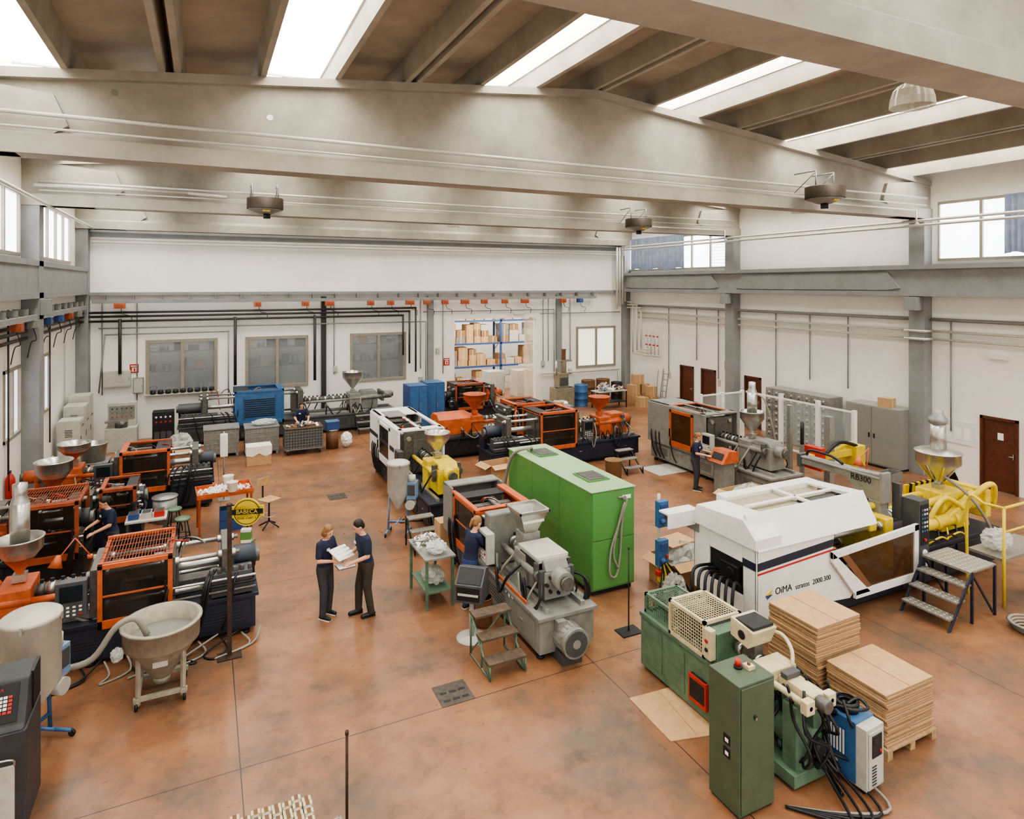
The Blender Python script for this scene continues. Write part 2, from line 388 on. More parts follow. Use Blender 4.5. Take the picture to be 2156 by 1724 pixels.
# ---------------------------------------------------------------- injection moulding machine
def imm(label,loc,rz,L,w,base=NAVY,fr=ORANGE,inj=ORANGE,flip=False,h=1.6,g=(.2,.45),clampf=.52,hopx=.75,hopz=2.0,hopr=.35,hopm=STEEL,cone=None,closed=None,
        loader=False,barrel=IRON,panel=True,mesh_top=False,win=GLASSD,baseh=.72,nh=6,seed=0,hop=True,motor=None,hlid=False,slats=False):
    rr=random.Random(seed+L*10)
    t=T('injection_moulding_machine',label,'machine',loc,rz,L if flip else None)
    hw=w/2
    b=B();b.box(.05,L-.05,-hw*.92,hw*.92,.12,baseh-.04,base);b.box(0,L,-hw,hw,baseh-.06,baseh,base);b.box(.15,L-.15,-hw*.8,hw*.8,.06,.12,DARK)
    n=max(3,int(L/.9))
    for i in range(n):
        x0=.12+i*(L-.24)/n;x1=x0+(L-.24)/n-.08
        for s in(-1,1):
            y=s*hw*.92;b.box(x0,x1,min(y,y+s*.014),max(y,y+s*.014),.18,baseh-.12,base)
            if i%2==0:
                for k in range(5):b.box(x0+.1,x1-.1,min(y,y+s*.02),max(y,y+s*.02),.28+k*.05,.295+k*.05,DARK)
            else: b.box((x0+x1)/2-.05,(x0+x1)/2+.05,min(y,y+s*.03),max(y,y+s*.03),.42,.44,STEEL)
    t.part('machine_base',b)
    for x in(.2,L/2,L-.2):
        for s in(-1,1):
            f=B();f.cyl((x,s*hw*.75,0),(x,s*hw*.75,.05),.07,DARK,n=12);f.cyl((x,s*hw*.75,.05),(x,s*hw*.75,.14),.025,STEEL,n=8);t.part('levelling_foot',f,0)
    Lc=L*clampf;zc=baseh+(h-baseh)*.47;pw=hw*.78;pz0=baseh+.02;pz1=h-.12
    X=[Lc*.2,Lc*.55,Lc*.96]
    for nm,x,th in(('rear_platen',X[0],.16),('moving_platen',X[1],.16),('fixed_platen',X[2],.2)):
        b=B();b.box(x-th/2,x+th/2,-pw,pw,pz0,pz1,IRON);b.box(x-th/2-.04,x+th/2+.04,-pw*.5,pw*.5,pz0,pz1-.15,IRON)
        for sy in(-1,1):
            for z in(pz0+.14,pz1-.12):b.cyl((x-th/2-.06,sy*pw*.75,z),(x+th/2+.06,sy*pw*.75,z),.065,STEEL,n=10)
        t.part(nm,b,.01)
    for sy in(-1,1):
        for z in(pz0+.14,pz1-.12):
            b=B();b.cyl((X[0]-.2,sy*pw*.75,z),(X[2],sy*pw*.75,z),.04,STEEL,n=10);t.part('tie_bar',b,0)
    b=B();b.cyl((.02,0,zc),(X[0],0,zc),.2,base,n=20);b.cyl((-.05,0,zc),(.04,0,zc),.13,IRON,n=16);b.cyl((X[0],0,zc),(X[1],0,zc),.08,STEEL,n=12)
    b.box(X[0]+.1,X[1]-.1,-.14,.14,pz0+.05,pz0+.2,IRON);t.part('clamp_cylinder',b,.005)
    b=B();b.box(X[1]+.08,X[1]+.26,-pw*.55,pw*.55,pz0+.12,pz1-.15,STEEL)
    b.cyl((X[1]+.1,-pw*.3,pz1-.2),(X[1]+.1,-pw*.3,pz1-.03),.03,ORANGE,n=8);t.part('mould_half',b)
    b=B();b.box(X[2]-.3,X[2]-.1,-pw*.55,pw*.55,pz0+.12,pz1-.15,IRON);t.part('mould_half',b)
    g0,g1=g[0]*L,g[1]*L
    if closed is None:
        for s,nm in((-1,'guard_door'),(1,'rear_guard')):
            y=s*(hw+.03);b=B();q=.07
            z0,z1=baseh-.1,h
            y0,y1=min(y-.025,y+.025),max(y-.025,y+.025)
            b.box(g0,g1,y0,y1,z1-q,z1,fr);b.box(g0,g1,y0,y1,z0,z0+q+.06,fr)
            for x in(g0,g1-q):b.box(x,x+q,y0,y1,z0,z1,fr)
            b.box(g0,g1,y-.012,y+.012,(z0+z1)/2-.015,(z0+z1)/2+.015,fr)
            b.box(g0+q,g1-q,y-.004,y+.004,z0+q,z1-q,win)
            b.box(g0+q+.02,g0+q+.05,y+s*.025-.02,y+s*.025+.02,z0+.35,z0+.6,BLACK)
            if slats:
                for k in range(9):b.box(g0+.35,g1-.35,min(y,y+s*.03),max(y,y+s*.03),z0+.3+k*.08,z0+.33+k*.08,DARK)
                b.box(g0+.3,g0+.34,min(y,y+s*.035),max(y,y+s*.035),z0+.25,z1-.2,BLUE2);b.box(g1-.34,g1-.3,min(y,y+s*.035),max(y,y+s*.035),z0+.25,z1-.2,BLUE2)
            t.part(nm,b,.006)
        b=B()
        for y in(-hw,hw-.05):b.box(g0,g1,y,y+.05,h-.03,h+.01,fr)
        if mesh_top:
            k=int((g1-g0)/.045)
            for i in range(k+1):
                x=g0+(g1-g0-.02)*i/k;b.box(x,x+.007,-hw,hw,h-.01,h+.0,ORANGE2)
            for i in range(4):y=-hw+w*(i+1)/5;b.box(g0,g1,y,y+.01,h-.012,h+.0,ORANGE2)
        else:
            b.box(g1-(g1-g0)*.12,g1,-hw,hw,h-.015,h+.005,fr);b.box(g0,g0+(g1-g0)*.3,-hw+.06,hw-.06,h-.06,h-.02,DARK)
            b.box(g0+(g1-g0)*.4,g1-.2,-.02,.06,h-.1,h-.06,STEEL)
        t.part('top_guard',b,0)
        for x in(g0,g1-.06):
            b=B();b.box(x,x+.06,-hw,hw,h-.1,h-.035,fr);t.part('guard_crossbar',b)
        b=B();b.box(.1,Lc*.3,-hw*.95,-hw*.4,pz0,pz0+.38,DGREY)
        for k in range(6):b.cyl((.14+k*.12,-hw*.85,pz0+.38),(.14+k*.12,-hw*.85,pz0+.46),.035,IRON,n=8)
        for k in range(3):b.cyl((.05,-hw*1.0,pz0+.1+k*.1),(g0+.1,-hw*1.0,pz0+.1+k*.1),.022,[IRON,BLACK,STEEL][k],n=8)
        b.box(.02,.14,hw*.1,hw*.8,pz0,pz0+.4,base);b.box(.14,.2,-hw*.8,hw*.9,pz0,pz0+.12,base)
        t.part('hydraulic_manifold',b)
    else:
        c=closed;b=B();z1=h
        for s in(-1,1):
            y=s*hw
            y0,y1=min(y,y+s*.05),max(y,y+s*.05)
            b.box(.0,g0,y0,y1,baseh-.05,z1,c);b.box(g0,g1,y0,y1,z1-.12,z1,c);b.box(g0,g1,y0,y1,baseh-.05,baseh+.12,c);b.box(g1,Lc+.05,y0,y1,baseh-.05,z1,c)
        b.box(-.05,0,-hw,hw,baseh-.05,z1,c);b.box(-.07,-.05,-hw*.7,hw*.7,baseh+.1,z1-.3,DGREY)
        b.box(-.05,g0*.9,-hw,hw,z1-.03,z1+.02,c);b.box(Lc-.25,Lc+.05,-hw,hw,z1-.03,z1+.02,c)
        b.box(0,Lc,-hw,-hw+.1,z1-.03,z1+.02,c);b.box(0,Lc,hw-.1,hw,z1-.03,z1+.02,c);b.box(g0*.9,Lc,-.04,.04,z1-.02,z1+.02,c)
        if c is GREY:
            b.box(g0*.9,g0*.9+.05,-hw+.1,hw-.1,z1-.02,z1+.025,ORANGE);b.box(g0*.9,Lc-.25,-hw+.1,-hw+.14,z1-.02,z1+.025,ORANGE);b.box(g0*.9,Lc-.25,hw-.14,hw-.1,z1-.02,z1+.025,ORANGE)
        t.part('clamp_housing',b,.015)
        y=-hw-.06;b=B();q=.09;z0=baseh+.02
        b.box(g0,g1,y-.02,y+.02,z1-.17,z1-.08,fr);b.box(g0,g1,y-.02,y+.02,z0,z0+q+.08,fr);b.box(g0,g0+q,y-.02,y+.02,z0,z1-.08,fr);b.box(g1-q,g1,y-.02,y+.02,z0,z1-.08,fr)
        b.box(g0+q,g1-q,y-.004,y+.004,z0+q,z1-.17,win);b.box(g0+.02,g0+.05,y-.06,y-.02,z0+.3,z0+.55,BLACK);t.part('guard_door',b,.01)
        b=B();k=8
        for i in range(k):b.box(g0+.05+i*.08,g0+.09+i*.08,-hw*.8,hw*.2,z1-.05,z1-.03,IRON)
        t.part('top_grille',b,0)
    ix=X[2]+.1;rz_=zc
    for s in(-1,1):
        b=B();b.box(ix,L-.1,s*hw*.6-.04,s*hw*.6+.04,baseh,baseh+.08,STEEL);t.part('carriage_rail',b)
    hx=hopx*L
    b=B();b.cyl((ix,0,rz_),(hx+.2,0,rz_),.085,barrel,n=18)
    k=max(3,int((hx-ix)/.16))
    for i in range(k):
        x=ix+.1+i*(hx-ix-.15)/k;b.cyl((x,0,rz_),(x+.1,0,rz_),.11,STEEL if i%2 else barrel,n=18);b.box(x+.02,x+.07,-.02,.02,rz_+.1,rz_+.16,DARK)
    t.part('barrel',b,0)
    b=B();b.box(hx-.2,hx+.25,-hw*.55,hw*.55,baseh+.06,rz_+.18,inj);b.box(hx+.25,min(L-.35,hx+1.0),-hw*.45,hw*.45,baseh+.08,rz_+.1,inj)
    b.prism([(hx+.25,rz_+.1),(min(L-.35,hx+1.0),rz_+.1),(min(L-.45,hx+.9),rz_+.25),(hx+.35,rz_+.25)],'y',-hw*.4,hw*.4,inj)
    t.part('injection_carriage',b,.02)
    for s in(-1,1):
        b=B();b.cyl((ix+.15,s*hw*.42,rz_-.05),(hx-.2,s*hw*.42,rz_-.05),.055,inj,n=12);b.cyl((ix,s*hw*.42,rz_-.05),(ix+.2,s*hw*.42,rz_-.05),.03,STEEL,n=8)
        b.cyl((hx-.2,s*hw*.46,rz_-.02),(L-.5,s*hw*.5,rz_),.075,inj,n=12);b.cyl((L-.55,s*hw*.5,rz_),(L-.45,s*hw*.5,rz_),.1,IRON,n=12)
        t.part('carriage_cylinder',b,0)
    b=B();b.cyl((L-.5,0,rz_),(L-.1,0,rz_),.16,motor or inj,n=20);b.cyl((L-.1,0,rz_),(L-.02,0,rz_),.11,IRON,n=16);b.box(L-.6,L-.5,-hw*.6,hw*.6,rz_-.2,rz_+.2,IRON)
    t.part('drive_motor',b,0)
    if hop:
        hopper_part(t,hx,0,rz_+.32,hopz,hopr,hopm,lid=hlid,cone=cone)
        if loader:
            b=B();b.cyl((hx,0,hopz-.1),(hx,0,hopz+.55),hopr*.42,STEEL,n=20);b.lathe([(hopr*.42,hopz+.55),(hopr*.3,hopz+.66),(.1,hopz+.7),(.1,hopz+.85),(.001,hopz+.87)],STEEL,(hx,0,0))
            b.hose([(hx+.1,0,hopz+.5),(hx+.35,.1,hopz+.4),(hx+.45,.3,hopz-.3),(hx+.4,hw,1)],.025,HOSE);t.part('vacuum_loader',b,0)
    if panel:
        b=B();x=X[2]+.1;b.box(x,x+.4,-hw-.14,-hw+.02,baseh+.2,baseh+.75,LGREY if base is GREY else DGREY);b.box(x+.05,x+.35,-hw-.15,-hw-.14,baseh+.45,baseh+.7,SCREEN)
        for i in range(4):
            for j in range(3):b.box(x+.06+i*.08,x+.1+i*.08,-hw-.152,-hw-.14,baseh+.24+j*.06,baseh+.27+j*.06,RED if (i+j)%5==0 else WPLAS)
        t.part('control_panel',b)
    for i in range(nh):
        b=B();x=rr.uniform(ix-.4,L-.8);y=rr.choice([-1,-1,1])*hw*rr.uniform(.6,.95);x2=x+rr.uniform(.3,.8)
        b.hose([(x,y,baseh),(x+.05,y*1.12,baseh+rr.uniform(.15,.4)),((x+x2)/2,y*1.16,baseh-rr.uniform(0,.3)),(x2,y*1.05,baseh+.2),(min(x2+.1,L-.5),y*.6,rz_)],rr.uniform(.014,.026),BLACK if i%4 else HOSE);t.part('hose',b,0)
    if nh>2:
        for i in range(6):
            b=B();x=rr.uniform(.05,g0);b.hose([(x,-hw*.6,pz0+.38),(x+.1,-hw*1.1,pz0+.3),(x+.2,-hw*1.12,.5),(x+.3,-hw*1.0,.2)],.02,BLACK);t.part('hose',b,0)
        for i in range(3):
            b=B();x=rr.uniform(X[0],X[2]-.3);b.hose([(x,rr.uniform(-.3,.3),pz1),(x+.12,-.1,pz1+.12),(x+.3,.1,pz1+.05),(x+.4,.1,pz0+.4)],.014,[BLACK,RED,HOSE][i]);t.part('hose',b,0)
    return t
OPX='orange and navy moulding machine with '
imm(OPX+'glazed guard and steel hopper',(-4.1,12.45,0),0,4.95,1.25,flip=True,g=(.265,.475),h=1.62,hopx=.70,hopz=2.02,hopr=.31,cone=ORANGE,clampf=.5,nh=11,seed=1,mesh_top=True,loader=True)
imm(OPX+'slotted top guard',(-4.15,15.7,0),0,2.05,1.25,flip=True,g=(.06,.6),h=1.75,hop=False,base=DARK,clampf=.8,nh=5,seed=2,panel=False,mesh_top=True,fr=ORANGE2)
imm(OPX+'open steel cone hopper',(-4.15,17.45,0),0,2.9,1.0,flip=True,g=(.05,.3),h=1.4,hopx=.62,hopz=2.05,hopr=.36,cone=ORANGE,clampf=.4,nh=4,seed=3,panel=False,fr=ORANGE2)
imm(OPX+'square guard frame',(-4.15,19.7,0),0,4.4,1.2,flip=True,g=(.24,.5),h=1.7,hopx=.74,hopz=1.95,hopr=.36,cone=ORANGE,clampf=.53,nh=8,seed=4)
imm(OPX+'sliding guard and cone hopper',(8.1,18.9,0),0,5.7,1.25,g=(.3,.54),h=1.85,hopx=.77,hopz=2.1,hopr=.36,hopm=ORANGE,clampf=.58,nh=12,seed=5)
tM1=imm('orange moulding machine with long hood and cone hopper',(7.2,21.3,0),0,5.2,1.2,flip=True,g=(.2,.45),h=1.7,hopx=.7,hopz=2.1,hopr=.4,hopm=ORANGE,base=DARK,clampf=.5,nh=5,seed=6,panel=False)
b=B();b.prism([(-.45,.8),(.45,.8),(.45,1.35),(.25,1.5),(-.25,1.5),(-.45,1.35)],'x',3.95,5.15,ORANGE);tM1.part('injection_hood',b,.02)
imm('orange moulding machine standing by the warehouse opening',(9.4,26.2,0),0,2.7,1.0,g=(.1,.6),h=1.75,hop=False,base=DARK,clampf=.8,nh=4,seed=8,panel=False,fr=ORANGE2)
imm('large grey injection moulding machine with blue louvred guard',(-.9,27.3,0),0,8.3,1.4,base=DGREY,fr=BLUE,inj=GREY,g=(.235,.45),h=1.92,hopx=.79,hopz=2.35,hopr=.42,clampf=.55,win=BLUE,nh=9,seed=9,panel=False,slats=True)
imm('grey enclosed injection moulding machine with orange window door',(14.5,17.9,0),-90,5.3,1.25,base=GREY,fr=ORANGE,inj=GREY,g=(.22,.43),h=2.0,hopx=.76,hopz=2.3,hopr=.34,clampf=.52,closed=GREY,loader=True,win=AMBER,nh=6,seed=10)
tM=imm('grey injection moulding machine with orange guards and electric motor',(5.3,13.2,0),-90,4.3,1.1,base=GREY,fr=ORANGE,inj=GREY,g=(.14,.42),h=1.65,hop=False,hopx=.72,clampf=.5,nh=7,seed=11,closed=None,barrel=STEEL)
b=B();b.box(-.05,.5,-.6,-.55,.7,1.72,GREY);b.box(-.05,.5,.55,.6,.7,1.72,GREY);b.box(-.05,.3,-.6,.6,1.66,1.72,GREY);b.box(-.05,0,-.6,.6,.7,1.72,GREY);tM.part('rear_hood',b,.03)
b=B();b.prism([(.55,1.62),(1.8,1.62),(1.8,1.68),(.55,1.68)],'y',.42,.6,ORANGE);b.box(.55,1.8,.57,.62,.75,1.66,ORANGE);tM.part('guard_rail',b,.01)
b=B();b.box(.5,1.85,-.6,-.52,1.6,1.67,ORANGE);tM.part('guard_rail',b,.01)
b=B();b.box(2.0,2.25,-.5,.5,.75,1.7,GREY);b.cyl((2.01,0,1.3),(1.9,0,1.3),.16,IRON);tM.part('platen_housing',b,.03)
b=B();hx=2.85
b.add([(hx-.28,-.28,1.95),(hx+.28,-.28,1.95),(hx+.28,.28,1.95),(hx-.28,.28,1.95),(hx-.12,-.12,1.55),(hx+.12,-.12,1.55),(hx+.12,.12,1.55),(hx-.12,.12,1.55)],[(0,1,5,4),(1,2,6,5),(2,3,7,6),(3,0,4,7),(4,5,6,7)],STEEL)
b.box(hx-.3,hx+.3,-.3,-.27,1.93,1.98,STEEL);b.box(hx-.3,hx+.3,.27,.3,1.93,1.98,STEEL);b.box(hx-.3,hx-.27,-.3,.3,1.93,1.98,STEEL);b.box(hx+.27,hx+.3,-.3,.3,1.93,1.98,STEEL);b.box(hx-.15,hx+.15,-.17,.17,1.2,1.55,GREY)
b.box(hx-.2,hx+.22,-.2,.22,1.75,1.8,WPLAS);tM.part('hopper',b,.003,'square steel hopper')
b=B();b.box(3.05,3.8,-.28,.28,1.05,1.42,LGREY);b.box(3.12,3.7,-.29,-.28,1.1,1.36,DARK);b.box(3.05,3.78,-.3,.3,1.4,1.44,LGREY);b.box(3.85,3.93,-.32,.32,.84,1.28,DGREY);b.box(2.6,3.9,-.57,-.55,.78,.84,ORANGE);b.box(3.15,3.6,-.295,-.285,1.16,1.2,ORANGE)
for i in range(8):
    a=i*pi/4;b.cyl((3.93,.22*math.cos(a),1.06+.16*math.sin(a)),(4.0,.22*math.cos(a),1.06+.16*math.sin(a)),.03,DARK,n=8)
tM.part('injection_cover',b,.015)
for i in range(3):
    b=B();b.lathe([(.05,-.512),(.035,-.515),(.001,-.515)],PAPER,(3.0+i*.13,0,.6),n=14,ax='y');b.lathe([(.055,-.508),(.055,-.513),(.048,-.514)],BLACK,(3.0+i*.13,0,.6),n=14,ax='y');tM.part('gauge',b,0)
b=B();b.cyl((3.95,-.05,.38),(4.55,-.05,.38),.22,GREY,n=24)
for k in range(16):
    a=2*pi*k/16;b.obox((4.25,-.05+.225*math.cos(a),.38+.225*math.sin(a)),(.5,.012,.03),(a,0,0),GREY)
b.cyl((4.55,-.05,.38),(4.62,-.05,.38),.235,GREY,n=24);b.cyl((4.62,-.05,.38),(4.63,-.05,.38),.2,DGREY,n=20);b.cyl((4.63,-.05,.38),(4.64,-.05,.38),.07,GREY,n=16);b.box(4.1,4.4,-.25,-.1,.5,.66,GREY);b.box(4.05,4.5,-.23,.13,0,.18,DGREY)
tM.part('electric_motor',b,.004)
for i in range(4):
    b=B();b.hose([(3.6,.45+.03*i,1.0),(3.95+.03*i,.5,1.05),(4.05,.45+.03*i,.75),(3.95,.3,.5)],.018,BLACK);tM.part('hose',b,0)
tW=imm('white and yellow injection moulding machine with steel cone hopper',(5.5,20.6,0),-90,5.9,1.25,base=NAVY,fr=WHITE,inj=YEL,g=(.2,.42),h=1.95,hopx=.79,hopz=2.15,hopr=.32,clampf=.56,closed=WHITE,win=GLASSD,nh=6,seed=12)
b=B();b.box(.05,2.9,-.692,-.68,1.28,1.4,NAVY);tW.part('side_stripe',b,0)
b=B();b.box(.6,1.5,-.45,.1,1.97,2.0,GREY);tW.part('top_vent',b,0)
# ---------------------------------------------------------------- big white machine
t=T('injection_moulding_machine','large white moulding machine with navy stripe and yellow injection unit','machine',(8.2,8.5,0))
b=B();b.box(.1,4.4,-.6,.6,.1,.5,NAVY);b.box(4.0,7.3,-.62,.62,.1,.78,NAVY);b.box(.3,4.2,-.5,.5,0,.1,DARK);b.box(4.3,7.1,-.5,.5,0,.1,DARK)
b.box(4.9,5.6,-.66,-.62,.15,.7,DARK);b.box(5.7,6.4,-.66,-.62,.15,.7,DARK);t.part('machine_base',b,.015)
b=B()
b.prism([(0,.42),(1.5,.42),(2.3,.35),(2.5,.5),(1.85,1.22),(1.9,1.72),(0,1.62)],'y',-.75,-.7,WHITE)
b.prism([(0,.42),(2.9,.42),(2.9,1.75),(0,1.62)],'y',.7,.75,WHITE)
b.box(0,.05,-.75,-.45,.42,1.62,WHITE);b.box(0,.05,.35,.75,.42,1.62,WHITE);b.box(0,.05,-.45,.35,.42,.75,WHITE);b.box(0,.05,-.45,.35,1.3,1.62,WHITE)
t.part('clamp_housing',b,.02)
b=B();b.box(.05,.12,-.6,.55,.6,1.5,DARK);b.cyl((-.06,-.2,1.05),(.12,-.2,1.05),.1,BLACK);b.box(-.05,.1,-.38,.05,.95,1.2,BLACK);b.cyl((.1,.3,.9),(-.02,.3,.9),.07,DARK);t.part('ejector_drive',b,.01)
b=B()
b.prism([(-.78,1.62),(.78,1.62),(.62,1.98),(-.5,2.06),(-.78,1.8)],'x',-.05,.55,WHITE)
b.prism([(-.8,1.6),(-.74,1.6),(-.44,2.1),(-.5,2.14)],'x',.0,3.0,WHITE)
b.box(.55,3.0,.5,.76,1.6,2.05,WHITE);b.prism([(-.5,2.04),(.7,1.98),(.7,2.03),(-.5,2.12)],'x',2.7,3.0,WHITE)
b.box(.5,3.0,-.06,.02,2.02,2.07,WHITE);b.box(1.7,1.78,-.5,.7,2.02,2.07,WHITE)
t.part('hood',b,.015)
HG=mat('hood_grille',(184,174,150),.6,.2,.3,30)
b=B();b.box(.55,1.7,-.48,.55,1.96,1.98,HG);t.part('hood_grille',b,0)
b=B();b.box(1.78,2.7,.02,.55,1.93,1.95,HG);t.part('hood_grille',b,0)
b=B();b.box(1.78,2.7,-.46,.0,1.94,1.955,DGREY)
for i in range(10):b.box(1.8,2.68,-.44+i*.045,-.425+i*.045,1.95,1.99,GALV)
t.part('hood_vent',b,0)
b=B();b.box(-.65,.05,.68,.71,1.58,1.86,WHITE);b.box(-.65,.05,.7,.95,1.82,1.86,WHITE);b.box(-.02,.05,.6,.95,1.45,1.82,GREY);t.part('discharge_flap',b,.01)
b=B();y0,y1=-.83,-.77
b.prism([(1.75,1.18),(4.15,1.3),(4.15,1.42),(1.75,1.3)],'y',y0,y1,WHITE)
b.prism([(1.75,1.3),(1.75,1.12),(2.35,.42),(2.75,.42)],'y',y0,y1,WHITE)
b.prism([(2.35,.5),(2.35,.36),(4.15,.36),(4.15,.5)],'y',y0,y1,WHITE)
b.box(4.03,4.15,y0,y1,.36,1.42,WHITE)
b.prism([(2.05,1.2),(2.7,.5),(4.05,.5),(4.05,1.3)],'y',-.805,-.795,AMBER)
b.prism([(1.98,1.2),(2.62,.5),(2.8,.5),(2.16,1.2)],'y',-.815,-.808,mat('brown_tinted_strip',(122,86,62),.3,0,.1))
t.part('sliding_door',b,.008)
b=B();b.prism([(.02,1.2),(1.85,1.3),(1.85,1.33),(.02,1.23)],'y',-.758,-.75,RED);t.part('body_stripe',b,0)
b=B();b.prism([(.02,1.27),(1.85,1.37),(1.85,1.5),(.02,1.4)],'y',-.758,-.75,NAVY);t.part('body_stripe',b,0)
b=B();b.prism([(-.74,1.27),(-.45,1.27),(-.45,1.4),(-.74,1.4)],'x',-.008,0,NAVY);t.part('body_stripe',b,0)
t.text('OiMA',.16,INK,(.62,-.755,.86),(90,0,0));t.text('stratos  2000.300',.125,INK,(1.34,-.755,.84),(90,0,0),)
b=B();b.prism([(.2,.84),(.36,.92),(.32,.84)],'y',-.76,-.75,YEL);b.prism([(.2,.83),(.24,.77),(.36,.83)],'y',-.76,-.75,BLUE2);t.part('maker_emblem',b,0)
for nm,x in(('rear_platen',1.0),('moving_platen',2.0),('fixed_platen',3.7)):
    b=B();b.box(x-.12,x+.12,-.55,.55,.55,1.5,YEL if x>1.5 else IRON)
    for sy in(-1,1):
        for z in(.72,1.35):b.cyl((x-.2,sy*.42,z),(x+.2,sy*.42,z),.09,STEEL,n=12)
    t.part(nm,b,.02)
for sy in(-1,1):
    for z in(.72,1.35):
        b=B();b.cyl((.8,sy*.42,z),(3.8,sy*.42,z),.045,STEEL,n=10);t.part('tie_bar',b,0)
b=B();b.box(2.9,3.5,-.3,.3,1.45,1.7,YEL);b.obox((3.2,-.35,1.6),(.7,.1,.1),(0,.3,0),YEL);b.cyl((2.8,.2,1.7),(3.8,.2,1.75),.05,YEL);b.cyl((2.9,-.1,1.75),(3.9,-.15,1.6),.06,YEL);b.box(3.2,3.4,-.5,-.2,1.3,1.6,YEL);t.part('toggle_link',b,.02)
b=B();b.box(2.4,4.0,.68,.74,.5,1.6,DARK);t.part('rear_guard',b)
b=B();b.box(4.15,4.45,-.84,-.5,.4,1.85,DGREY);b.box(4.18,4.42,-.85,-.84,1.0,1.78,BLACK)
for i in range(3):
    for j in range(6):b.box(4.21+i*.07,4.25+i*.07,-.857,-.85,1.25+j*.08,1.29+j*.08,WPLAS if (i*j)%3 else BLUE)
for z in(.6,.85):b.cyl((4.3,-.84,z),(4.3,-.87,z),.06,PAPER,n=14)
b.cyl((4.3,-.84,1.1),(4.3,-.88,1.1),.03,RED,n=10);t.part('control_panel',b,.01)
b=B();b.cyl((4.0,0,1.25),(6.3,0,1.25),.1,GALV,n=18)
for i in range(6):b.cyl((4.2+i*.28,0,1.25),(4.38+i*.28,0,1.25),.13,STEEL,n=18)
t.part('barrel',b,0)
for s in(-1,1):
    b=B();b.cyl((4.75,s*.4,1.1),(6.1,s*.4,1.1),.12,YEL,n=18)
    for x in(4.75,5.3,5.9):b.cyl((x,s*.4,1.1),(x+.12,s*.4,1.1),.15,YEL,n=18)
    b.cyl((6.5,s*.38,1.32),(7.35,s*.34,1.32),.12,YEL,n=16);b.cyl((4.4,s*.4,1.1),(4.75,s*.4,1.1),.055,STEEL,n=10);t.part('carriage_cylinder',b,0)
b=B();b.prism([(5.75,.8),(6.75,.8),(6.55,1.6),(5.85,1.6)],'y',-.32,.32,YEL);b.obox((6.25,-.42,1.3),(1.0,.14,.24),(0,-.4,0),YEL);b.obox((6.9,-.25,1.45),(.8,.16,.18),(0,.3,0),YEL);b.box(6.9,7.1,-.55,.55,1.0,1.6,YEL);b.cyl((7.1,0,1.25),(7.5,0,1.25),.19,YEL,n=18);b.cyl((5.3,-.2,1.42),(5.9,-.25,1.5),.07,YEL,n=12);b.cyl((5.1,.2,1.45),(6.0,.2,1.45),.07,YEL,n=12)
b.hose([(5.2,-.4,1.2),(5.4,-.45,1.5),(5.8,-.4,1.55),(6.2,-.5,1.3)],.05,YEL,n=10);b.hose([(6.6,-.4,1.4),(6.9,-.55,1.7),(7.3,-.5,1.6),(7.45,-.4,1.1)],.06,YEL,n=10);t.part('injection_carriage',b,.03)
hopper_part(t,6.15,0,1.7,2.4,.43,STEEL,lid=True,cyl_h=.25)
b=B()
for k in range(8):
    a=k*pi/4;b.cyl((6.15+.12*math.cos(a),.12*math.sin(a),1.78),(6.15+.4*math.cos(a),.4*math.sin(a),2.14),.018,YEL if k%2 else STEEL,n=6)
t.part('hopper_rib',b,0)
b=B();b.cyl((6.15,0,2.42),(6.15,0,3.0),.15,STEEL,n=20);b.lathe([(.15,3.0),(.18,3.02),(.18,3.12),(.1,3.2),(.1,3.28),(.001,3.3)],GALV,(6.15,0,0))
b.hose([(6.3,0,2.6),(6.55,.1,2.6),(6.75,.2,2.3),(6.9,.4,1.4)],.03,HOSE);t.part('vacuum_loader',b,0)
b=B();b.hose([(6.05,-.1,1.95),(6.3,-.5,1.6),(6.6,-.7,1.1),(6.9,-.72,.6)],.035,HOSE);t.part('suction_hose',b,0)
for i in range(7):
    b=B();y=-.4+i*.12;b.hose([(.05,y,.8+i*.03),(-.18-.04*i,y-.05,1.0),(-.34-.03*i,y-.15,.6),(-.1,y,.15)],.028,BLACK,n=8);t.part('hose',b,0)
for i in range(7):
    b=B();y=.5+i*.06;b.hose([(7.0,y*.6,1.4),(7.45+.07*i,y,1.75),(7.8+.02*i,y,1.2),(7.4,y,.5)],.028,BLACK,n=8);t.part('hose',b,0)
for i in range(4):
    b=B();b.hose([(4.6+i*.3,-.55,.8),(4.8+i*.3,-.68,.95),(5.1+i*.3,-.64,.85),(5.3+i*.3,-.5,1.0)],.018,[BLACK,YEL][i%2],n=6);t.part('hose',b,0)
b=B();b.box(6.0,7.3,.62,.67,.9,1.5,mat('hazard_yellow',(232,196,20),.5,0,0))
for i in range(6):b.prism([(6.05+i*.2,.9),(6.15+i*.2,.9),(6.25+i*.2,1.5),(6.15+i*.2,1.5)],'y',.615,.675,BLACK)
t.part('hazard_plate',b,0)
t=T('takeout_robot','grey take-out robot bracket mounted over the white machine','robot',(12.1,8.5,0))
b=B();b.prism([(-.3,1.7),(.1,1.72),(.45,2.02),(1.6,2.02),(1.6,2.16),(-.3,2.26)],'x',-.1,.1,GREY);b.box(-.13,.13,-.36,-.28,1.7,2.3,GREY);b.box(-.13,.13,-.3,1.6,2.16,2.2,GREY);b.box(-.14,.14,1.55,1.65,1.95,2.24,DGREY);t.part('robot_beam',b,.015)
b=B();b.box(-.12,.12,-.3,-.05,1.4,1.72,GREY);t.part('mounting_post',b,.01)
b=B();b.box(.13,.28,-.2,.3,1.75,2.15,BLACK);b.box(.18,.26,-.5,-.34,1.4,2.1,DGREY)
for k in range(8):b.box(.12,.29,-.2+k*.06,-.17+k*.06,1.5,1.75,DARK)
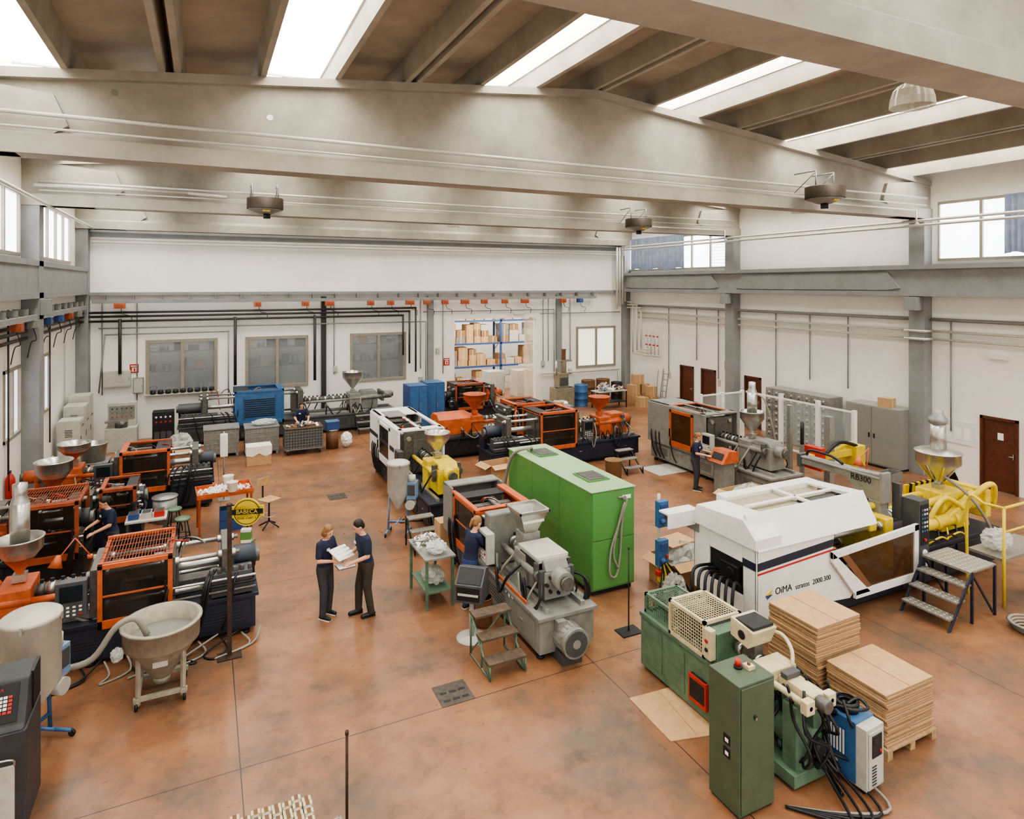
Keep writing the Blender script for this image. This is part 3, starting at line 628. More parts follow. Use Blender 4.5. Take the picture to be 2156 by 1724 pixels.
t.part('vertical_arm',b)
b=B();b.hose([(0,1.5,2.22),(0,1.4,2.34),(0,.9,2.34),(0,.6,2.24)],.03,BLACK);t.part('cable_chain',b,0)
t.text('RB300',.17,INK,(-.112,.12,2.08),(90,0,-90))
t=T('task_lamp','orange jointed task lamp over the yellow injection unit','lamp',(12.75,9.05,1.5))
b=B();b.cyl((0,0,-.2),(0,0,.4),.015,ORANGE,n=8);b.cyl((0,0,.4),(.1,0,1.0),.012,ORANGE,n=6);b.cyl((.1,0,1.0),(-.35,-.1,.85),.012,ORANGE,n=6);t.part('lamp_arm',b,0)
b=B();b.cyl((-.35,-.1,.88),(-.4,-.12,.72),.03,ORANGE,.11,n=16);t.part('lamp_shade',b,0)
# stairs
t=T('machine_steps','metal steps with perforated treads leading to a work platform','steps',(12.0,7.1,0))
for i in range(3):
    b=B();z=.22+.24*i;x=-.42+.22*i;b.box(x,x+.26,-.42,.42,z-.03,z,PERF)
    for q in range(8):
        for r_ in range(3):b.cyl((x+.05+r_*.08,-.37+q*.1,z),(x+.05+r_*.08,-.37+q*.1,z+.004),.02,LGREY,n=6)
    t.part('tread',b,.004)
b=B();b.box(.2,1.0,-.42,.42,.88,.92,PERF)
for q in range(8):
    for r_ in range(9):b.cyl((.25+r_*.09,-.37+q*.1,.92),(.25+r_*.09,-.37+q*.1,.924),.022,LGREY,n=6)
t.part('platform',b)
for y in(-.42,.42):
    b=B();b.prism([(-.45,0),(-.38,0),(.3,.9),(.22,.9)],'y',y-.015,y+.015,NAVY);b.box(.24,.28,y-.02,y+.02,0,.9,NAVY);b.box(.94,.98,y-.02,y+.02,0,.9,NAVY);b.obox((.6,y,.45),(1.0,.03,.03),(0,.9,0),NAVY);t.part('step_frame',b,0)
t=T('safety_railing','yellow tubular safety railing on a work platform','railing',(13.7,6.75,0))
b=B()
for x in(-.3,.45,1.3):b.cyl((x,0,0),(x,0,1.85),.028,YEL,n=8)
b.cyl((-.3,0,1.85),(1.3,0,1.85),.028,YEL,n=8);b.cyl((-.3,0,1.4),(1.3,0,1.4),.022,YEL,n=8);b.hose([(-.3,0,1.85),(-.35,.3,1.85),(-.35,.6,1.8),(-.3,.62,0)],.028,YEL);t.part('rail',b,0)
b=B();b.box(-.3,1.3,.0,.62,.84,.9,PERF);t.part('platform',b)
bag('clear plastic bag of moulded parts resting on the platform',(13.75,7.05,.9),(.28,.22,.4),seed=77)
b=B()
for k in range(4):b.lathe([(.2+.03*k,.04*k),(.24+.03*k,.04*k+.02),(.2+.03*k,.04*k+.04),(.17+.03*k,.04*k+.02),(.2+.03*k,.04*k)],HOSE,n=28)
solo('coiled_hose','coiled grey hose lying beside the platform','hose',b,(12.9,6.1,0),0,0)
# ---------------------------------------------------------------- green enclosure
t=T('equipment_enclosure','tall bright green steel machine enclosure with roof vents','enclosure',(7.2,12.25,0))
b=B();b.box(-.5,.5,-1.85,1.85,.1,2.0,GREEN);b.box(-.46,.46,-1.8,1.8,0,.1,DARK);t.part('enclosure_body',b,.01)
PG=mat('green_panel_light',(92,148,80),.34,0,.08,2)
for i in range(3):
    for j in range(2):
        b=B();b.box(-.508,-.5,-1.83+i*1.22,-.62+i*1.22,.13+j*.935,1.055+j*.935,PG);t.part('side_panel',b,.003)
for j in range(2):
    b=B();b.box(-.48,.48,-1.865,-1.85,.14+j*.93,1.05+j*.93,PG);t.part('front_panel',b,.004)
b=B();b.box(-.52,.52,-1.87,1.87,2.0,2.02,mat('pale_green_top',(150,184,138),.35,0,.05));t.part('roof_sheet',b,.003)
for y in(-1.0,1.1):
    b=B();b.box(-.22,.28,y-.32,y+.32,2.02,2.05,GREEN);b.box(-.18,.24,y-.28,y+.28,2.05,2.055,INK)
    for k in range(8):b.box(-.18,.24,y-.27+k*.07,y-.25+k*.07,2.055,2.065,GREY)
    t.part('roof_vent',b,0)
b=B();b.hose([(.1,-1.87,1.85),(.25,-1.95,1.8),(.1,-1.93,1.4),(-.1,-1.93,.9),(-.15,-1.95,.45),(0,-1.94,.35),(.1,-1.93,.7),(.15,-1.92,1.3),(.2,-1.95,1.75),(.05,-1.94,1.3),(-.05,-1.93,.8),(.05,-1.94,.5)],.02,HOSE,n=8);b.cyl((.2,-1.85,1.85),(.2,-1.95,1.85),.04,STEEL);t.part('hanging_hose',b,0)
b=B();b.box(.25,.4,-1.875,-1.865,1.8,1.87,PAPER);t.part('rating_plate',b,0)
b=B();b.hose([(-.45,1.86,.2),(-.62,1.9,.8),(-.6,1.5,1.9),(-.3,1.2,2.15),(-.1,1.4,2.07)],.035,HOSE,n=8);t.part('air_hose',b,0)
# ---------------------------------------------------------------- green cabinet + small green/cream machine
t=T('electrical_cabinet','dark green steel electrical cabinet with red beacon on top','cabinet',(5.66,5.58,0))
b=B();b.box(-.27,.27,-.24,.24,.03,1.5,DGREEN);b.box(-.25,.25,-.22,.22,0,.03,DARK);t.part('cabinet_body',b,.008)
b=B();b.box(-.25,.25,-.255,-.24,.06,1.47,DGREEN);t.part('door',b,.006)
b=B();b.cyl((-.05,-.25,1.12),(-.05,-.275,1.12),.02,BLACK,n=10);b.box(-.06,-.04,-.28,-.26,1.09,1.12,STEEL);t.part('door_lock',b,0)
for z in(.6,.75):
    b=B();b.box(-.278,-.27,-.1,.0,z,z+.11,BLACK);b.box(-.282,-.276,-.08,-.03,z+.03,z+.07,WPLAS);t.part('switch_plate',b,.002)
b=B();b.cyl((0,.05,1.5),(0,.05,1.53),.05,BLACK,n=12);b.cyl((0,.05,1.53),(0,.05,1.6),.035,RED,n=12);t.part('beacon',b,0)
b=B();b.box(.06,.16,-.06,.04,1.5,1.54,CREAM);b.cyl((.11,-.01,1.54),(.11,-.01,1.57),.02,BROWN,n=10);t.part('cable_gland',b,0)
t=T('injection_moulding_machine','small green moulding machine with cream guard and injection unit','machine',(6.55,8.2,0),-90)
b=B();b.box(0,2.1,-.35,.38,.05,.85,MGREEN);b.box(2.1,2.85,-.28,.28,.05,.2,MGREEN);b.box(2.1,2.3,-.28,.28,.05,.8,MGREEN);b.box(2.6,2.8,-.2,-.05,.2,.95,MGREEN);b.box(2.6,2.8,.1,.25,.2,.95,MGREEN)
for i in range(2):b.box(.1+i*.5,.52+i*.5,-.36,-.35,.15,.75,MGREEN)
for z in(.3,.5):b.box(1.6,2.0,-.365,-.35,z,z+.12,DGREEN)
b.box(0,2.1,-.38,.4,.82,.88,MGREEN);t.part('machine_base',b,.012)
b=B();b.box(1.15,1.5,-.4,-.05,.18,.55,RED);b.box(1.18,1.47,-.38,-.08,.545,.56,DARK);b.box(1.18,1.47,-.405,-.4,.24,.5,INK);t.part('oil_drawer',b,.004)
def mesh_guard(t,x0,x1,y0,y1,z0,z1,m,name):
    b=B();q=.045
    for x in(x0,x1-q):
        for y in(y0,y1-q):b.box(x,x+q,y,y+q,z0,z1,m)
    for z in(z0,z1-q):
        for y in(y0,y1-q):b.box(x0,x1,y,y+q,z,z+q,m)
        for x in(x0,x1-q):b.box(x,x+q,y0,y1,z,z+q,m)
    n=int((x1-x0)/.045)
    for i in range(1,n):
        x=x0+i*(x1-x0)/n;b.box(x,x+.007,y0+.01,y0+.018,z0,z1,m);b.box(x,x+.007,y0,y1,z1-.012,z1-.004,m)
    n=int((z1-z0)/.045)
    for i in range(1,n):z=z0+i*(z1-z0)/n;b.box(x0,x1,y0+.01,y0+.018,z,z+.007,m);b.box(x0+.01,x0+.018,y0,y1,z,z+.007,m)
    n=int((y1-y0)/.045)
    for i in range(1,n):y=y0+i*(y1-y0)/n;b.box(x0,x1,y,y+.007,z1-.012,z1-.004,m)
    t.part(name,b,0)
mesh_guard(t,.05,.7,-.32,.32,.88,1.18,MGREEN,'clamp_guard')
mesh_guard(t,.7,1.45,-.38,.3,.88,1.38,CREAM,'mould_guard')
b=B();b.box(.78,1.0,-.25,.22,.9,1.25,IRON);b.box(1.2,1.4,-.25,.22,.9,1.25,DARK);b.cyl((.1,0,1.03),(.82,0,1.03),.1,IRON);t.part('clamp_unit',b,.01)
b=B();b.box(1.45,1.65,-.34,.34,.88,1.3,MGREEN);b.box(1.5,1.63,-.44,-.34,.95,1.35,CREAM);b.cyl((1.56,-.44,1.2),(1.56,-.46,1.2),.03,RED,n=8);b.cyl((1.56,-.44,1.08),(1.56,-.46,1.08),.03,BLACK,n=8);t.part('fixed_platen',b,.01)
b=B();b.cyl((1.65,0,1.08),(2.3,0,1.08),.06,IRON)
for i in range(4):b.cyl((1.7+i*.14,0,1.08),(1.8+i*.14,0,1.08),.08,STEEL)
t.part('barrel',b,0)
b=B();b.prism([(1.75,1.33),(2.05,1.28),(2.15,1.52),(1.75,1.57)],'y',-.2,.22,CREAM);b.box(1.8,2.12,-.17,.19,1.53,1.57,DARK);b.box(1.85,2.05,-.08,.08,1.1,1.33,IRON);b.cyl((1.95,-.2,1.42),(1.95,-.215,1.42),.06,INK,n=14);t.part('feed_hopper',b,.01,'cream box hopper')
b=B();b.box(2.15,2.45,-.22,.22,.95,1.2,CREAM);b.box(2.45,2.95,-.1,.1,.98,1.15,CREAM);b.box(2.5,2.6,-.12,.12,1.15,1.22,DGREY)
for s in(-1,1):b.cyl((2.45,s*.18,1.06),(3.0,s*.18,1.06),.04,CREAM,n=12);b.box(2.9,3.0,s*.18-.07,s*.18+.07,.98,1.14,CREAM)
b.cyl((2.95,0,1.08),(3.1,0,1.08),.08,IRON,n=16);t.part('injection_unit',b,.012)
b=B();b.hose([(1.9,.2,1.35),(2.15,.28,1.42),(2.35,.25,1.32),(2.45,.15,1.18)],.025,CREAM);t.part('feed_pipe',b,0)
b=B();b.lathe([(.001,2.3),(.16,2.3),(.2,2.4),(.2,2.72),(.16,2.82),(.001,2.82)],MGREEN,(0,.1,.45),n=20,ax='x');b.cyl((2.82,.1,.45),(2.95,.1,.45),.1,DARK);b.box(2.4,2.8,-.05,.25,.2,.3,MGREEN);b.cyl((2.5,.1,.6),(2.5,.1,.8),.07,MGREEN);t.part('hydraulic_pump',b,0)
for i in range(24):
    rr=random.Random(i+40);x=2.1+.04*i;y=rr.uniform(-.3,.45)
    b=B();b.hose([(x,y,rr.uniform(.95,1.2)),(x+rr.uniform(0,.15),y+rr.uniform(-.15,.25),.8),(x+rr.uniform(-.25,.25),y+rr.uniform(-.05,.3),.55),(x+.1,y+.1,.3),(x-.15,.1,.45)],.018,BLACK);t.part('hose',b,0)
for i in range(5):
    b=B();b.hose([(2.8,.1,.4),(3.0,.15+.1*i,.12),(3.5,-.1+.15*i,.03),(3.3,-.25+.05*i,.03),(2.95,-.55,.03)],.018,[BLACK,HOSE][i==4]);t.part('hose',b,0)
t=T('temperature_control_unit','pale grey and blue temperature control unit with vents','machine',(7.13,5.2,0),4)
b=B();b.box(-.17,.17,-.25,.4,.06,.78,LGREY);b.box(-.18,.18,-.12,.41,.08,.8,BLUE);b.box(-.14,.14,-.265,-.25,.1,.74,LGREY)
for k in range(7):b.box(-.09,.0,-.272,-.262,.12+k*.035,.135+k*.035,DARK)
b.box(-.09,.1,-.275,-.262,.44,.7,DARK);b.box(-.06,.02,-.28,-.27,.6,.66,SCREEN);b.cyl((.06,-.27,.5),(.06,-.29,.5),.02,RED,n=10)
t.part('unit_body',b,.015)
b=B();b.box(-.183,-.18,.0,.3,.33,.66,BLUE2)
for k in range(7):b.box(-.187,-.18,.02+k*.04,.04+k*.04,.35,.64,WPLAS)
t.part('side_vent',b,0)
b=B();b.lathe([(.09,.82),(.13,.8),(.13,.86),(.09,.88)],BLACK,(0,.1,0));b.lathe([(.11,.86),(.14,.85),(.14,.89),(.11,.9)],BLACK,(.02,.12,0));b.hose([(0,.1,.85),(.15,.05,.9),(.1,-.1,.88),(-.12,-.05,.9),(-.2,.15,.85),(-.25,.3,.5),(-.22,.2,.05),(-.4,-.1,.03)],.02,BLACK);t.part('coiled_cable',b,0)
for x in(-.12,.12):
    for y in(-.18,.32):
        b=B();b.cyl((x-.02,y,.035),(x+.02,y,.035),.035,BLACK,n=10);t.part('caster',b,0)
# ---------------------------------------------------------------- cardboard stacks on pallet
t=T('pallet','wooden pallet under stacks of flat cartons','pallet',(8.25,6.15,0))
b=B()
for i in range(7):b.box(-.5,.5,-.95+i*.29,-.8+i*.29,.1,.13,PALLET)
for x in(-.5,-.05,.4):b.box(x,x+.1,-.95,.95,.0,.02,PALLET);b.box(x,x+.1,-.95,.95,.02,.1,PALLET)
t.part('pallet_deck',b,.003)
def sheets(cx,cy,z,n,th,sx,sy,grp,lab):
    first=None
    for i in range(n):
        loc=(cx+R.uniform(-.014,.014),cy+R.uniform(-.014,.014),z+i*th)
        if first is None:
            b=B();b.box(-sx/2,sx/2,-sy/2,sy/2,0,th-.003,CARD);b.box(-sx/2-.002,sx/2+.002,-sy/2-.002,sy/2+.002,.004,th*.4,CARD2);b.box(-.01,.01,-sy/2,sy/2,th-.004,th-.002,CARD2)
            o=solo('flat_carton',lab,'carton',b,loc,0,0,grp);first=o
        else:
            o=first.copy();link(o);o.location=loc
        o.rotation_euler=(0,0,math.radians(R.uniform(-1.4,1.4)))
sheets(8.27,5.68,.13,22,.03,.96,.86,'flat cartons in the low stack','folded flat brown carton in a low stack on a pallet')
sheets(8.15,6.62,.13,35,.031,.9,.84,'flat cartons in the tall stack','folded flat brown carton in a tall tied stack')
b=B();b.add([(0,0,0),(1.1,.15,0),(1.05,.95,0),(.1,.85,0),(0,0,.012),(1.1,.15,.012),(1.05,.95,.012),(.1,.85,.012)],[(0,3,2,1),(4,5,6,7),(0,1,5,4),(1,2,6,5),(2,3,7,6),(3,0,4,7)],CARD)
b.box(.1,1.0,.45,.46,.012,.013,CARD2);solo('cardboard_sheet','flattened cardboard sheet lying beside the green machine','cardboard',b,(6.35,6.45,.001),82,0)
# ---------------------------------------------------------------- trolley hopper
t=T('hopper_trolley','grey conical mixing hopper on a wheeled frame','trolley',(-.56,10.72,0));t.e.scale=(.95,.95,.95)
PG2=mat('hopper_grey_paint',(168,162,145),.5,.1,.2,6)
b=B();b.lathe([(.12,.28),(.14,.3),(.5,.82),(.53,.84),(.54,1.12),(.57,1.12),(.57,1.15),(.51,1.15),(.5,.86),(.12,.36)],PG2,(0,0,0),n=32);b.lathe([(.5,.9),(.0,.94)],mat('plastic_granules',(140,138,130),.8,0,.3,60),n=32);b.cyl((0,0,.2),(0,0,.3),.12,PG2);b.box(-.1,.1,-.42,-.36,.62,.7,LGREY);t.part('hopper_cone',b,0)
b=B()
for a in(45,135,225,315):
    r=math.radians(a);x,y=math.cos(r),math.sin(r)
    b.obox((x*.42,y*.42,.45),(.05,.05,.78),(0,0,r),PG2)
for s in(-1,1):b.box(-.36,.36,s*.3-.03,s*.3+.03,.12,.18,PG2);b.box(s*.3-.03,s*.3+.03,-.36,.36,.12,.18,PG2)
t.part('trolley_frame',b,.003)
for x in(-.32,.32):
    for y in(-.32,.32):
        b=B();b.cyl((x-.02,y,.06),(x+.02,y,.06),.06,BLACK,n=14);b.box(x-.03,x+.03,y-.03,y+.03,.1,.13,STEEL);t.part('caster',b,0)
b=B();b.hose([(-.2,0,.95),(-.35,-.05,1.25),(-.6,-.1,1.2),(-.9,-.1,.8),(-1.3,0,.7),(-1.5,.1,.75)],.045,HOSE,n=10);t.part('suction_hose',b,0)
bag('small clear plastic bag tied to the hopper frame',(-1.1,10.45,.72),(.08,.07,.2),m=PLAST,seed=66)
def dryer(label,loc,r,z0,z1,m,stand,rz=0,boxm=LBLUE,cf=.35):
    t=T('material_dryer',label,'dryer',loc,rz)
    b=B()
    h=z1-z0
    b.lathe([(.06,z0),(.08,z0+.04),(r,z0+h*cf),(r,z1-.08),(r+.015,z1-.07),(r+.015,z1-.03),(r,z1-.02),(r*.9,z1),(.001,z1+.01)],m,n=28)
    for k in range(4):
        a=k*pi/2+.4;b.box(r*math.cos(a)-.02,r*math.cos(a)+.02,r*math.sin(a)-.02,r*math.sin(a)+.02,z1-.12,z1-.03,STEEL)
    t.part('dryer_vessel',b,0)
    b=B();q=r*.95
    for sx in(-1,1):
        b.ringtube([(sx*q,-q,.08),(sx*q,q,.08)],.025,stand,8);b.ringtube([(sx*q,0,.08),(sx*r*.8,0,z0+h*.4)],.025,stand,8)
    b.ringtube([(-q,0,.3),(q,0,.3)],.025,stand,8);b.ringtube([(0,-q,.3),(0,q,.3)],.02,stand,8)
    t.part('stand',b,0)
    for sx in(-1,1):
        for sy in(-1,1):
            b=B();b.cyl((sx*q-.015,sy*q,.045),(sx*q+.015,sy*q,.045),.045,BLACK,n=12);t.part('caster',b,0)
    b=B();b.box(r*.9,r*.9+.22,-.12,.15,z0+.25,z0+.65,boxm);b.box(r*.9+.02,r*.9+.2,-.13,-.12,z0+.35,z0+.6,DGREY);t.part('control_box',b,.01)
    b=B();b.cyl((r*.9+.1,0,z0+.65),(r*.9+.1,0,z0+.8),.09,m);t.part('filter',b,0)
    b=B();b.cyl((r*.9+.08,-.15,z0+.12),(r*.9+.08,.1,z0+.12),.11,LGREY,n=18);t.part('blower',b,0)
    b=B();b.hose([(r*.9+.1,.1,z0+.75),(r*.8,.2,z1-.3),(r*.5,r*.9,z1-.2)],.035,HOSE);t.part('hose',b,0)
dryer('pale grey cylindrical dryer on a blue wheeled stand',(-2.0,10.1,0),.32,.5,1.78,mat('dryer_grey',(196,192,178),.45,.1,.12),BLUE,60,cf=.28)
dryer('white cylindrical dryer on a pale blue wheeled stand',(4.22,15.1,0),.26,.62,1.75,LGREY,LBLUE,-30)
t=T('control_cabinet','dark grey machine control cabinet with red and white keypad','cabinet',(-2.15,8.95,0))
b=B();b.box(-.4,.4,-.35,.35,.05,1.15,CABD);b.prism([(-.35,1.15),(.35,1.15),(.35,1.6),(-.1,1.6),(-.3,1.2)],'x',-.38,.38,CABD);b.box(-.36,.36,-.3,.3,0,.05,DARK);t.part('cabinet_body',b,.02)
b=B();b.box(.36,.4,.0,.33,1.18,1.6,BLACK);b.obox((.0,-.21,1.4),(.6,.01,.38),(-.46,0,0),BLACK);t.part('control_face',b,.004)
b=B()
for i in range(5):
    for j in range(5):b.obox((.05+i*.045,-.262+j*.0165,1.33+j*.033),(.035,.012,.026),(-.46,0,0),RED if(i==4 or j==0) else WPLAS)
t.part('keypad',b,0)
b=B();b.box(-.3,.3,-.38,-.35,.2,.8,LGREY);b.hose([(-.3,-.37,.85),(-.25,-.42,.9),(.25,-.42,.9),(.3,-.37,.8)],.012,STEEL);t.part('hanging_sack',b,.02)
t.text('OiMA',.05,RED,(.1,-.165,1.53),(63,0,0))
# ---------------------------------------------------------------- poles
def pole(label,x,y,h,base=.2,r=.03,m=RUST,sq=False):
    b=B();b.box(-base,base,-base*.7,base*.7,0,.02,m)
    if sq:b.box(-r,r,-r,r,.02,h,m)
    else:b.cyl((0,0,.02),(0,0,h),r,m,n=10)
    b.cyl((0,0,h-.02),(0,0,h+.02),r*1.3,m,n=8)
    return solo('steel_post',label,'post',b,(x,y,0),0,0)
pole('rusty square steel post on a base plate',.37,11.3,2.45,.18,.035,sq=True)
pole('thin rusty steel rod standing on the floor',1.38,6.95,1.2,.12,.016)
pole('thin dark stand on a flat base plate',6.62,9.1,1.45,.2,.012,DARK)
t=T('control_pedestal','dark control console on a grey pedestal with round base','console',(4.1,10.1,0),-40)
b=B();b.lathe([(.001,0),(.26,0),(.26,.02),(.05,.05),(.04,.05)],LGREY);b.cyl((0,0,.04),(0,0,.7),.04,LGREY);t.part('pedestal',b,0)
b=B();b.prism([(-.2,.68),(.2,.68),(.2,1.15),(.05,1.19),(-.2,.97)],'x',-.24,.24,DGREY);b.obox((0,-.085,1.09),(.42,.012,.28),(-.8,0,0),BLACK);b.box(-.2,.2,-.21,-.2,.72,.94,BLACK);b.box(-.18,.18,-.215,-.21,.8,.84,LGREY);t.part('console_housing',b,.01)
t=T('step_stool','three-tread wooden step stool with green steel frame','steps',(4.2,9.3,0),0)
for i in range(3):
    b=B();b.box(-.32,.32,-.45+i*.28,-.2+i*.28,.22+i*.23,.255+i*.23,OLDW);t.part('tread',b,.004)
for x in(-.3,.3):
    b=B();b.cyl((x,-.43,0),(x,.33,.7),.018,MGREEN,n=8);b.cyl((x,.35,0),(x,.33,.7),.018,MGREEN,n=8);b.cyl((x,-.42,.02),(x,.35,.02),.015,MGREEN,n=8);b.cyl((x,-.43,0),(x,-.43,.22),.018,MGREEN,n=8);b.cyl((x,-.1,0),(x,-.1,.46),.015,MGREEN,n=8);t.part('side_frame',b,0)
b=B();b.cyl((-.3,.35,.05),(.3,.35,.6),.012,MGREEN,n=8);t.part('brace',b,0)
def table(label,loc,sx,sy,h,top,leg,rz=0,shelf=True,name='work_table'):
    t=T(name,label,'table',loc,rz)
    b=B();b.box(-sx/2,sx/2,-sy/2,sy/2,h-.04,h,top);t.part('table_top',b,.005)
    for x in(-1,1):
        for y in(-1,1):
            b=B();b.box(x*(sx/2-.05)-.025,x*(sx/2-.05)+.025,y*(sy/2-.05)-.025,y*(sy/2-.05)+.025,0,h-.04,leg);t.part('leg',b,.003)
    if shelf:
        b=B();b.box(-sx/2+.05,sx/2-.05,-sy/2+.05,sy/2-.05,.28,.31,leg);t.part('shelf',b,.003)
    return t
table('green steel work table covered with moulded parts',(3.95,11.8,0),.6,1.1,.95,GREY,MGREEN)
def parts_pile(label,loc,sx,sy,h,m,n,seed,name='moulded_part_pile',s=.05):
    rr=random.Random(seed);b=B();ms=m if isinstance(m,list) else [m]
    for i in range(n):
        x=rr.gauss(0,sx/4.5);y=rr.gauss(0,sy/4.5);x=max(-sx/2,min(sx/2,x));y=max(-sy/2,min(sy/2,y))
        z=rr.uniform(0.02,h)*max(.15,1-(x*x/(sx*sx/4)+y*y/(sy*sy/4)))
        b.obox((x,y,z+s*.3),(rr.uniform(.6,1.6)*s,rr.uniform(.3,.7)*s,rr.uniform(.2,.5)*s),(rr.uniform(-1,1),rr.uniform(-1,1),rr.uniform(0,3)),ms[i%len(ms)])
    o=solo(name,label,'parts',b,loc,0,0);o['kind']='stuff';return o
parts_pile('heap of small white and grey moulded parts',(3.95,12.05,.95),.5,.6,.14,[WPLAS,GREY,PAPER],110,1,s=.07)
bag('clear plastic bag of moulded parts on the table',(3.95,11.5,.95),(.2,.2,.2),seed=3)
bag('clear plastic bag stored on the table shelf',(3.95,11.7,.31),(.2,.3,.3),seed=4)
b=B();b.cyl((0,0,0),(0,0,.5),.15,BROWN,n=20);b.cyl((0,0,.47),(0,0,.5),.16,BROWN,n=20);solo('cardboard_drum','small brown fibre drum beside the grey machine','drum',b,(4.45,10.4,0))
t=table('orange tray table heaped with white moulded parts',(.45,17.35,0),1.25,.8,.92,ORANGE,ORANGE2,4,False)
for x0,x1,y0,y1 in((-.63,.63,-.41,-.39),(-.63,.63,.39,.41),(-.63,-.61,-.39,.39),(.61,.63,-.39,.39)):
    b=B();b.box(x0,x1,y0,y1,.92,1.0,ORANGE);t.part('tray_rim',b,.002)
parts_pile('white moulded plastic parts scattered in the orange tray',(.45,17.35,.92),1.1,.7,.06,WPLAS,110,5,s=.09)
for i,(x,y) in enumerate(((.55,17.6),(.62,17.0))):
    b=B();b.lathe([(.001,0),(.1,0),(.13,.22),(.14,.23),(.13,.23),(.1,.02),(.001,.02)],WPLAS);solo('plastic_tub','white plastic tub on the orange table','tub',b,(x,y,.98))
for i in range(2):
    b=B();b.box(-.25,.25,-.18,.18,0,.02,BLUE2)
    for s in(-1,1):b.box(-.25,.25,s*.18-.01,s*.18+.01,0,.25,BLUE2);b.box(s*.25-.01,s*.25+.01,-.18,.18,0,.25,BLUE2)
    solo('plastic_crate','blue plastic crate stacked under the orange table','crate',b,(.6,17.25,.26*i),0,.004)
def stool(label,x,y,h=.6):
    t=T('stool',label,'stool',(x,y,0))
    b=B();b.lathe([(.001,h),(.16,h),(.17,h-.02),(.16,h-.05),(.001,h-.05)],MGREEN);t.part('seat',b,0)
    for k in range(4):
        a=k*pi/2+.5;b=B();b.cyl((.1*math.cos(a),.1*math.sin(a),h-.05),(.2*math.cos(a),.2*math.sin(a),0),.014,DARK,n=8);t.part('leg',b,0)
    b=B();b.lathe([(.15,.2),(.165,.2),(.165,.215),(.15,.215),(.15,.2)],DARK);t.part('foot_ring',b,0)
stool('round green metal stool by the orange table',-.45,16.7);stool('round green metal stool by the orange machine',-.65,17.5)
t=T('swivel_chair','wooden swivel work chair on a four-star base','chair',(1.45,16.9,0),35)
b=B();b.box(-.2,.2,-.2,.2,.68,.71,WOOD);t.part('seat',b,.012)
b=B();b.box(-.18,.18,.2,.22,1.0,1.2,WOOD);b.obox((0,.23,.9),(.05,.015,.42),(0,0,0),DARK);t.part('backrest',b,.01)
b=B();b.cyl((0,0,.15),(0,0,.68),.022,DARK)
for k in range(4):
    a=k*pi/2+.3;b.cyl((0,0,.16),(.27*math.cos(a),.27*math.sin(a),.02),.018,DARK,n=8)
t.part('base',b,0)
b=B();b.lathe([(.17,.3),(.185,.3),(.185,.315),(.17,.315),(.17,.3)],STEEL);t.part('foot_ring',b,0)
t=T('yellow_sign','round yellow and black branded sign on a small stand','sign',(.9,16.1,0),-16)
YS=mat('sign_yellow',(226,202,56),.4,0,0)
b=B();b.cyl((0,-.02,.72),(0,.02,.72),.32,YS,n=32);b.box(-.38,.38,-.02,.02,.6,.86,YS);t.part('sign_panel',b,.004)
b=B();b.box(-.36,.36,-.025,-.02,.67,.79,INK);t.part('sign_band',b,0)
b=B();b.lathe([(.27,-.022),(.285,-.022),(.285,-.026),(.27,-.026),(.27,-.022)],INK,(0,0,.72),ax='y',n=32);t.part('sign_ring',b,0)
t.text('BABECA',.13,YS,(0,-.026,.73),(90,0,0));t.text('BABE CART 5',.07,INK,(0,-.022,.58),(90,0,0))
b=B();b.cyl((0,.05,0),(0,.05,.5),.02,DARK);b.box(-.15,.15,-.02,.15,0,.04,GREEN);t.part('stand',b,.004)
b=B();b.box(-.11,.11,-.14,.0,.04,.36,WPLAS);b.box(-.115,.115,-.145,.005,.12,.3,GREEN);t.part('oil_can',b,.01)
table('white topped bench with small bins',(-1.15,16.35,0),.8,.55,.85,LGREY,DGREY)
for i in range(3):
    b=B();b.box(-.1,.1,-.14,.14,0,.12,[BLUE2,LGREY,RED][i]);b.box(-.085,.085,-.125,.125,.12,.122,DARK);solo('small_bin','small plastic parts bin on the white bench','bin',b,(-1.4+i*.25,16.35,.85),0,.004)
b=B();b.cyl((0,0,0),(0,0,.6),.28,GALV,n=24);b.lathe([(.28,.6),(.3,.6),(.3,.63),(.001,.64)],GALV);solo('steel_drum','galvanised steel drum with lid beside the orange machines','drum',b,(-.9,18.5,.0),0,0)
table('plain steel stand carrying a steel bin',(-2.9,22.0,0),.8,.8,.9,GREY,DGREY)
b=B();b.lathe([(.001,0),(.3,0),(.36,.5),(.38,.5),(.36,.52),(.3,.04)],STEEL,n=28);solo('steel_bin','round stainless steel bin near the rear machines','bin',b,(-2.9,22.0,.9),0,0)
# blue sockets
t=T('socket_post','steel post with blue industrial socket boxes','socket post',(7.95,9.95,0))
b=B();b.cyl((0,0,0),(0,0,1.95),.03,LGREY,n=10);b.box(-.15,.15,-.1,.1,0,.02,LGREY);t.part('post',b,0)
for z in(1.35,.6):
    b=B();b.box(-.12,.12,-.15,-.03,z,z+.5,BLUE);b.box(-.09,.09,-.17,-.15,z+.3,z+.45,BLUE2);b.cyl((-.04,-.15,z+.15),(-.04,-.22,z+.1),.05,BLUE2,n=14);b.cyl((.06,-.15,z+.2),(.06,-.2,z+.2),.03,RED,n=10);t.part('socket_box',b,.01)
for i in range(8):
    b=B();b.hose([(-.05+i*.02,-.15,.65),(-.15+i*.07,-.25,.35),(-.35+i*.12,-.3,.04),(-.6+i*.1,-.5+.05*i,.02)],.014,[BLACK,BLACK,YEL][i%3]);t.part('cable',b,0)
b=B();b.box(-.08,.08,-.2,-.05,.3,.42,YEL);t.part('plug',b,.01)
b=B();b.box(-.17,-.07,-.2,-.1,.45,.55,RED);t.part('plug',b,.01)
